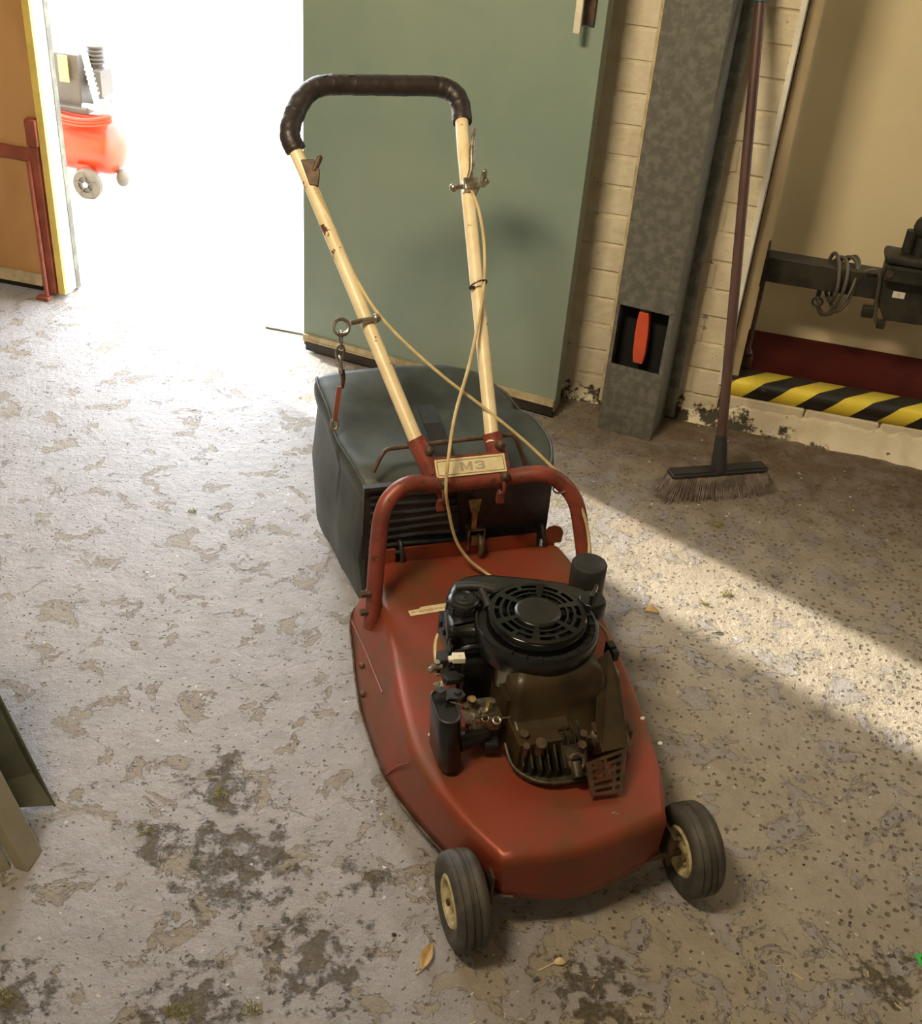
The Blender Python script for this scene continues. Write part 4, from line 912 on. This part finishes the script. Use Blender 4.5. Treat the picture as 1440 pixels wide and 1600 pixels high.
# muffler and its slotted guard
b = B(); t = B(); box(t, (.072, .185, .205), (.078, .075, .050)); bmesh.ops.bevel(t, geom=t.edges[:], offset=.012, segments=3, affect='EDGES'); bm_join(b, t); box(b, (.058, .145, .222), (.020, .035, .02)); E_('muffler', b, M['rusty'], angle=40)
TL_, TR_, BR_, BL_ = Vector((0.009, 0.108, 0.222)), Vector((0.081, 0.119, 0.228)), Vector((0.062, 0.073, 0.182)), Vector((0.012, 0.076, 0.18))
g = lambda s, t: TL_.lerp(TR_, s).lerp(BL_.lerp(BR_, s), t)
b = B()
def gbar(s0, t0, s1, t1, th=.004): plate(b, [g(s0, t0), g(s1, t0), g(s1, t1), g(s0, t1)], th)
for t0 in (0, .18, .36, .54, .72, .90): gbar(0, t0, 1, t0 + .085)
gbar(0, 0, .12, 1); gbar(.88, 0, 1, 1); gbar(.42, 0, .50, .62); gbar(.66, .3, .74, 1)
plate(b, [g(1, 0), g(1, 1), g(1, 1) + Vector((.004, .03, 0)), g(1, 0) + Vector((.004, .05, 0))], .003)
E_('muffler_guard', b, M['rusty'], smooth=False, label='slotted rusty-brown muffler guard')
b = B(); p = Vector((-0, 0.119, 0.215)); torus(b, p, (-.1, -.7, .7), .0115, .0042, 24, 8); box(b, p + Vector((.014, .004, -.006)), (.012, .004, .034), rotx(-40)); plate(b, [p + Vector((.006, -.006, -.012)), p + Vector((.024, -.006, -.018)), p + Vector((.024, -.014, -.032)), p + Vector((.012, -.012, -.022))], .003); E_('guard_ear', b, M['rusty'], bevel=.001)
# air filter housing, upright black capsule at the left
b = B()
def caps(z_, u0, u1, v0, v1, n=8):
    r = (u1 - u0) / 2; c_ = (u0 + u1) / 2; out = []
    for i in range(n + 1): a = math.pi * i / n; out.append(Vector((c_ + r * math.cos(a), v1 - r + r * math.sin(a), z_)))
    for i in range(n + 1): a = math.pi + math.pi * i / n; out.append(Vector((c_ + r * math.cos(a), v0 + r + r * math.sin(a), z_)))
    return out
loft(b, [caps(.176, -.199, -.168, .172, .250), caps(.182, -.202, -.166, .168, .253), caps(.262, -.203, -.167, .184, .262), caps(.270, -.200, -.170, .187, .259)]); af = E_('air_filter_box', b, M['black'], label='upright black air filter box', angle=50)
b = B(); tube(b, caps(.271, -.202, -.168, .185, .261), .0022, 6, closed=True); E_('filter_seam', b, M['black_matt'])
b = B(); cyl(b, (-.166, .205, .205), (-.115, .215, .205), .015, .014, 20); cyl(b, (-.12, .21, .19), (-.10, .205, .19), .016, .015, 20); E_('intake_duct', b, M['black'])
# carburettor and linkages
b = B(); cpx = Vector((-0.116, 0.229, 0.24)); t = B(); box(t, cpx + Vector((.0, .01, -.016)), (.050, .050, .034)); bmesh.ops.bevel(t, geom=t.edges[:], offset=.005, segments=2, affect='EDGES'); bm_join(b, t)
cyl(b, cpx + Vector((-.035, .006, -.012)), cpx + Vector((-.02, .006, -.012)), .015, .015, 20); cyl(b, cpx + Vector((-.006, -.006, 0)), cpx + Vector((-.006, -.006, .012)), .009, .007, 12); cyl(b, cpx + Vector((.014, .012, 0)), cpx + Vector((.014, .012, .008)), .006, .006, 6); cyl(b, cpx + Vector((-.020, .018, 0)), cpx + Vector((-.020, .018, .009)), .005, .005, 10)
E_('carburettor', b, M['alloy'], angle=30, label='bright alloy carburettor')
b = B(); cyl(b, cpx + Vector((.002, -.002, .0)), cpx + Vector((.004, .0, .022)), .0042); cyl(b, (-0.135, 0.252, 0.25), (-0.137, 0.236, 0.265), .0055, .0055, 10); E_('brass_screw', b, M['brass'])
b = B(); p = Vector((-0.168, 0.238, 0.278)); plate(b, [p + Vector((-.014, .012, 0)), p + Vector((.004, .014, 0)), p + Vector((.016, .006, 0)), p + Vector((.018, -.006, 0)), p + Vector((.008, -.013, 0)), p + Vector((-.008, -.009, 0)), p + Vector((-.016, -.012, 0)), p + Vector((-.012, .0, 0))], .003); cyl(b, p + Vector((.006, 0, 0)), p + Vector((.006, 0, .006)), .006, .005, 14); plate(b, [p + Vector((-.03, .012, .004)), p + Vector((-.014, .018, .004)), p + Vector((-.010, .006, .004)), p + Vector((-.022, .000, .004))], .003); E_('throttle_arm', b, M['black_matt'], smooth=False, bevel=.001)
b = B(); tube(b, [p + Vector((-.010, -.012, -.002)), p + Vector((.02, -.022, -.01)), cpx + Vector((-.01, -.018, .006)), cpx + Vector((.006, -.012, .008))], .0011, 6); torus(b, cpx + Vector((-.006, -.018, .004)), (0, -.5, 1), .0055, .0016, 14, 6); torus(b, cpx + Vector((.012, -.022, .0)), (0, -.5, 1), .006, .002, 14, 6); tube(b, [cpx + Vector((.012, -.02, 0)), cpx + Vector((.03, -.016, -.004)), cpx + Vector((.055, -.012, -.006))], .0022, 6); E_('linkage', b, M['alloy'])
b = B(); p = Vector((-0.156, 0.334, 0.262)); box(b, p + Vector((.006, .0, 0)), (.034, .026, .026)); box(b, p + Vector((.014, -.025, -.008)), (.05, .03, .012)); box(b, p + Vector((.004, -.036, -.006)), (.026, .02, .012)); bc = E_('cable_bracket', b, M['black_matt'], smooth=False, bevel=.002)
b = B(); q_ = Vector((-0.171, 0.322, 0.262)); cyl(b, q_ + Vector((-.010, 0, .0)), q_ + Vector((.008, 0, .0)), .0060, .006, 12); cyl(b, q_ + Vector((0, .002, -.012)), q_ + Vector((0, .002, .010)), .0052, .0052, 12); sphere(b, q_ + Vector((-.011, -.002, -.002)), .0055, seg=10); plate(b, [(-0.188, 0.286, 0.262), (-0.173, 0.289, 0.262), (-0.173, 0.273, 0.262), (-0.183, 0.271, 0.258)], .003); multi('cable_clamp', b, M['alloy'], eng)
b = B(); p = Vector((-0.151, 0.28, 0.314)); box(b, p, (.020, .016, .010), rotz(-8)); box(b, p + Vector((-.012, .001, -.001)), (.008, .010, .006)); cyl(b, p + Vector((.001, 0, .004)), p + Vector((.001, 0, .0065)), .0028, .0028, 10); E_('white_connector', b, M['white'], smooth=False, bevel=.001, label='small off-white electrical connector')
# right side brake bracket
b = B(); p = Vector((0.123, 0.302, 0.262)); box(b, p, (.014, .018, .034)); box(b, p + Vector((.002, -.014, .004)), (.012, .012, .02)); box(b, Vector((0.104, 0.259, 0.25)), (.010, .03, .03)); E_('brake_switch', b, M['black'], smooth=False, bevel=.002)
b = B()
for q_ in ((0.103, 0.257, 0.262), (0.115, 0.255, 0.256)): cyl(b, Vector(q_) - Vector((0, 0, .006)), Vector(q_) + Vector((0, 0, .004)), .0055, .0055, 8)
tube(b, smooth_path([(0.12, 0.274, 0.262), (0.104, 0.244, 0.25), (0.09, 0.229, 0.245)], 4), .0014, 6); tube(b, [(0.117, 0.267, 0.262), (0.108, 0.235, 0.25)], .003, 6); E_('brake_link', b, M['steel'])

# ------------------------------------------------------------------ compressor out in the yard (wall frame, about 0.9 m beyond the wall)
cp = empty('air_compressor', 'sunlit red-orange air compressor on small wheels in the yard beyond the door', 'air compressor', WO, WA)
def CPt(p, dy=0): v = Vector(p); v.y += dy; return v
b = B(); tc_ = CPt((-2.338, 0.95, 0.159)); x0 = tc_.x - .42; x1 = (-2.268, 0.95, 0.169)[0]
r_ = .095; prof = [(0, -.05)] + [(r_ * math.sin(R(a)), -.045 * math.cos(R(a))) for a in range(15, 91, 15)]
L_c = x1 - x0; lathe(b, prof + [(r_, L_c)] + [(r_ * math.cos(R(a)), L_c + .045 * math.sin(R(a))) for a in range(15, 90, 15)] + [(0, L_c + .045)], (x0, .95, tc_.z), (1, 0, 0), 40); tank = new_obj('air_tank', b, M['comp_red'], cp, label='red-orange air tank', angle=60)
b = B(); wc = CPt((-2.321, 0.84, 0.05)); rw = .056
lathe(b, [(.030, -.016), (.050, -.016), (rw, -.010), (rw, .010), (.050, .016), (.030, .016)], wc, (0, 1, 0), 32); wh = new_obj('wheel', b, M['comp_tyre'], cp)
b = B(); lathe(b, [(0, -.012), (.046, -.012), (.046, .012), (0, .012)], wc, (0, 1, 0), 32)
for k in range(5): a = R(72 * k + 20); box(b, wc + Vector((.026 * math.cos(a), -.014, .026 * math.sin(a))), (.036, .006, .006), Matrix.Rotation(-a, 3, 'Y'))
new_obj('wheel_disc', b, M['comp_grey'], wh, smooth=False)
b = B(); sphere(b, wc + Vector((0, -.017, 0)), .010); new_obj('wheel_cap', b, M['white_label'], wh)
b = B(); box(b, CPt((-2.343, 0.9, 0.09)), (.05, .10, .05)); box(b, CPt((-2.352, 0.92, 0.112)), (.09, .10, .012)); new_obj('wheel_bracket', b, M['comp_red'], cp, smooth=False)
b = B(); fc = CPt((-2.225, 0.93, 0.066)); sphere(b, fc + Vector((0, 0, -.005)), .030, (.8, 1, 1.1)); cyl(b, fc, fc + Vector((-.03, 0, .05)), .010); new_obj('rubber_foot', b, M['comp_tyre'], cp)
b = B(); box(b, CPt((-2.408, 0.95, 0.403)), (.16, .16, .19)); box(b, CPt((-2.391, 0.93, 0.314)), (.20, .18, .022)); mo = new_obj('motor_cover', b, M['comp_grey'], cp, smooth=False, bevel=.006)
b = B()
for k in range(6): p = CPt((-2.284, 0.86, 0.459)); box(b, p + Vector((.002 + .0035 * k, 0, -.016 * k)), (.022, .02, .006))
multi('vent_slat', b, M['white_label'], mo, smooth=False)
b = B(); box(b, CPt((-2.378, 0.855, 0.45)), (.035, .006, .09)); new_obj('yellow_sticker', b, M['yellow'], mo, smooth=False)
b = B(); a, c = CPt((-2.294, 0.85, 0.558)), CPt((-2.251, 0.85, 0.325)); tube(b, smooth_path([a + Vector((-.12, 0, -.02)), a + Vector((-.01, 0, -.01)), a.lerp(c, .2), a.lerp(c, .6), c], 6), .011, 12); new_obj('carry_handle', b, M['white_label'], cp)
b = B(); hc = CPt((-2.302, 0.95, 0.491)); 
for k in range(5): lathe(b, [(0, -.004), (.032, -.004), (.034, 0), (.032, .004), (0, .004)], hc + Vector((0, 0, -.028 + .014 * k)), seg=24)
cyl(b, hc + Vector((0, 0, -.11)), hc + Vector((0, 0, .03)), .022); box(b, CPt((-2.273, 0.93, 0.402)), (.035, .08, .09)); new_obj('pump_head', b, M['comp_grey'], cp, bevel=.002)
b = B(); cyl(b, CPt((-2.253, 0.88, 0.304)), CPt((-2.248, 0.88, 0.35)), .016); cyl(b, CPt((-2.318, 0.86, 0.327)), CPt((-2.267, 0.86, 0.329)), .011); sphere(b, CPt((-2.232, 0.88, 0.336)), .016); new_obj('regulator', b, M['white_label'], cp)
b = B()
for k in range(3):
    pts = [CPt((-2.329, 0.84, 0.307)) + Vector((.13 * math.cos(a), -.03 * math.sin(a) , .010 * k + .010 * math.cos(a * 2) - .025)) for a in [2 * math.pi * i / 16 for i in range(16)]]
    tube(b, smooth_path(pts, 3, True), .006, 8, closed=True)
hz = new_obj('air_hose', b, M['comp_red'], cp)

# ------------------------------------------------------------------ small things on the floor
def leaf_obj(name, outline, bend, c, rz, m, label, cat, group=None, stem=None, tilt=0):
    bb = B(); k = len(outline); cx = sum(p[0] for p in outline) / k; cy = sum(p[1] for p in outline) / k
    top = [bb.verts.new((x, y, bend(x, y))) for x, y in outline]; cv = bb.verts.new((cx, cy, bend(cx, cy) + .001)); mid = [bb.verts.new(((x + cx) / 2, (y + cy) / 2, bend((x + cx) / 2, (y + cy) / 2))) for x, y in outline]
    for i in range(k):
        j = (i + 1) % k; bb.faces.new((top[i], top[j], mid[j], mid[i])); bb.faces.new((mid[i], mid[j], cv))
    if stem: tube(bb, [(sx, sy, sz) for sx, sy, sz in stem], .0008, 5)
    o = new_obj(name, bb, m, None, smooth=True); md = o.modifiers.new('solid', 'SOLIDIFY'); md.thickness = .0006; md.offset = 1
    o.location = c; o.rotation_euler = (R(tilt), 0, R(rz)); tag(o, label, cat, group); return o
lf = [(-.018, 0), (-.010, .006), (0, .008), (.010, .006), (.020, 0), (.010, -.005), (0, -.007), (-.010, -.005)]
leaf_obj('dry_leaf', [(x * 1.3, y * 1.2) for x, y in lf], lambda x, y: .003 + abs(y) * .9 + x * x * 8, (0.007, 1.052, 0), 75, M['leaf'], 'curled tan dry leaf, larger of the two leaves by the mower wheels', 'leaf', stem=[(-.02, 0, .003), (-.03, .006, .002)])
leaf_obj('dry_leaf', [(x * .55 + .012, y * .9) for x, y in lf], lambda x, y: .0015 + abs(y) * .5, (0.194, 1.064, 0), 10, M['straw'], 'small pale triangular leaf with dark stalk in front of the mower', 'leaf', stem=[(.004, 0, .002), (-.012, -.006, .001), (-.022, -.010, .001)])
leaf_obj('dry_leaf', [(x * .9, y * 1.3) for x, y in lf], lambda x, y: .002 + abs(y) * 1.1, (0.421, 1.934, 0), -10, M['leaf'], 'rolled tan leaf on the floor beside the strip of sunlight', 'leaf')
leaf_obj('dry_leaf', [(x * .6, y * .4) for x, y in lf], lambda x, y: .001 + abs(y) * .6, (0.558, 1.885, 0), 8, M['pebble'], 'thin dark leaf lying in the strip of sunlight', 'leaf')
def clump(c, n, rad, seed, label):
    rr = random.Random(seed); bb = B()
    for i in range(n):
        a, d_ = rr.uniform(0, 6.28), rad * math.sqrt(rr.random()); p = Vector((d_ * math.cos(a), d_ * .7 * math.sin(a), .001)); q = p + Vector((rr.uniform(-1, 1), rr.uniform(-1, 1), rr.uniform(.1, .7))).normalized() * rr.uniform(.006, .016)
        s_ = Vector((rr.uniform(-1, 1), rr.uniform(-1, 1), 0)).normalized() * .0011
        f_ = [bb.verts.new(x) for x in (p - s_, p + s_, q)]; bb.faces.new(f_)
    o = new_obj('grass_clump', bb, M['moss'], None, smooth=False); o.location = c; return tag(o, label, 'dried grass')
clump((0.607, 2.298, 0), 120, .022, 1, 'flat clump of dried green-brown grass below the broom')
clump((-0.613, 2.161, 0), 40, .010, 2, 'tiny clump of dried grass on the pale floor left of the bag')
clump((0.596, 2.022, 0), 60, .014, 3, 'yellowish grass clippings at the far edge of the sunlit strip')
clump((0.537, 1.984, 0), 30, .008, 4, 'small tuft of clippings in the sunlit strip')
clump((-0.362, 1.332, 0), 60, .014, 5, 'brown-green grass tuft in the worn patch left of the mower')
clump((-0.464, 1.242, 0), 50, .014, 6, 'mossy grass tuft at the left end of the worn patch')
clump((-0.332, 0.936, 0), 90, .022, 8, 'largest mossy grass patch on the pale floor nearest the viewer')
clump((-0.231, 0.948, 0), 60, .016, 9, 'small mossy patch beside the largest mossy grass patch')
clump((-0.572, 0.933, 0), 60, .018, 10, 'mossy grass on the shaded floor near the cream steel leg')
bm0 = B(); box(bm0, (0, 0, .0008), (.013, .0016, .0014)); box(bm0, (.004, .0006, .0013), (.006, .0012, .0008), rotz(12)); c0_ = new_obj('straw_chip', bm0, M['straw'], None, smooth=False)
chips = [((0.565, 1.079, 0), -38, 1.3), ((0.539, 1.094, 0), 5, .5), ((0.514, 1.032, 0), -60, .7), ((0.641, 1.055, 0), 40, .6), ((0.707, 1.043, 0), -50, .9), ((0.675, 1.093, 0), 80, .7), ((0.235, 1.05, 0), -30, .5), ((0.258, 1.042, 0), 5, .5), ((0.254, 1.031, 0), 60, .5), ((0.125, 0.972, 0), 75, .7), ((-0.806, 1.942, 0), 5, .9), ((-0.505, 1.839, 0), 20, .5), ((0.562, 1.711, 0), 15, .5), ((0.627, 1.043, 0), 85, .5), ((0.256, 1.099, 0), 0, .5), ((0.59, 1.325, 0), 60, .3), ((0.079, 0.956, 0), 30, .8), ((0.561, 1.746, 0), 100, .6)]
chip_l = {1: 'short pale crumb just beyond the longest sliver', 2: 'pale sliver in the grassy crumbs nearest the viewer on the bare concrete', 3: 'pale sliver lying between the longest sliver and the green tag', 4: 'pale sliver on the floor on the near side of the green tag', 5: 'thin upright pale sliver beside the green tag', 10: 'white flake on the pale floor near the dark angle iron', 11: 'small flake on the pale floor beside the grass bag', 12: 'small pale sliver on the far shaded floor right of the sunlight strip', 15: 'tiny pale flake on the floor beside the ribbed right wheel', 17: 'thin pale straw lying across the sunlit floor'}
for i, (p, rz, s_) in enumerate(chips):
    o = c0_ if i == 0 else c0_.copy()
    if i: C.objects.link(o)
    o.location = p; o.rotation_euler = (0, 0, R(rz)); o.scale = (s_, min(1, s_ * 1.3), 1); tag(o, chip_l.get(i, 'tiny pale straw-coloured sliver on the bare concrete in front of the mower'), 'wood chip', 'pale slivers on the floor')
tag(c0_, 'longest pale sliver, lying on the grey floor near the green tag', 'wood chip', 'pale slivers on the floor')
bm1 = B(); t = B(); bmesh.ops.create_icosphere(t, subdivisions=1, radius=.0028); bm_join(bm1, t, Matrix.Translation((0, 0, .0018)) @ Matrix.Diagonal((1.2, .9, .7, 1))); g0 = new_obj('grit', bm1, M['pebble'], None)
grit_l = ['', 'dark grit speck nearest the pale concrete right of the ribbed wheel', 'dark grit speck just beyond the green tag, larger pit beside it', 'dark grit speck beside the ribbed right wheel tyre', 'dark grit speck between the longest sliver and the green tag', 'dark grit speck at the edge of the mower shadow', 'dark grit speck on the shaded floor just beyond the sunlit strip', 'dark grit speck on the floor between the sunlit strip and the broom', 'dark grit speck beside the dried grass below the broom', 'dark grit speck on the stained floor in front of the mower']
for i, (x, y, z_) in enumerate([(-0.045, 1.089, 0), (0.617, 1.292, 0), (0.695, 1.32, 0), (0.522, 1.26, 0), (0.669, 1.184, 0), (0.479, 1.109, 0), (0.849, 1.968, 0), (0.849, 2.1, 0), (0.616, 2.199, 0), (0.264, 1.014, 0)]):
    o = g0 if i == 0 else g0.copy()
    if i: C.objects.link(o)
    o.location = (x, y, 0); o.scale = (1.3,) * 3 if i == 0 else (.85,) * 3; tag(o, grit_l[i], 'grit', 'dark grit on the floor')
tag(g0, 'largest dark lump of grit, near the mower wheel with the visible hub face', 'grit', 'dark grit on the floor')
# green tag at the right edge
gt = empty('green_tag', 'small bright green plastic tag with a black mark lying on the floor', 'tag', (0.773, 1.128, 0), 0)
b = B(); box(b, (.004, 0, .001), (.036, .024, .0016), rotz(14)); new_obj('tag_plate', b, M['ggreen'], gt, smooth=False, bevel=.0004)
b = B(); torus(b, (-.003, .000, .0021), (0, 0, 1), .0042, .0008, 20, 5); new_obj('mark', b, M['ink'], gt)
# brown stick by the plinth
sk = empty('wooden_stick', 'short brown wooden stick with a dark end at the foot of the plinth', 'stick', (1.14, 2.696, 0), -10)
b = B(); box(b, (-.008, 0, .010), (.030, .016, .018), rotz(6)); new_obj('ferrule', b, M['woodstick'], sk, smooth=False, bevel=.003)
b = B(); cyl(b, (0, 0, .009), (.13, -.006, .009), .0075); new_obj('shaft', b, M['kick'], sk)
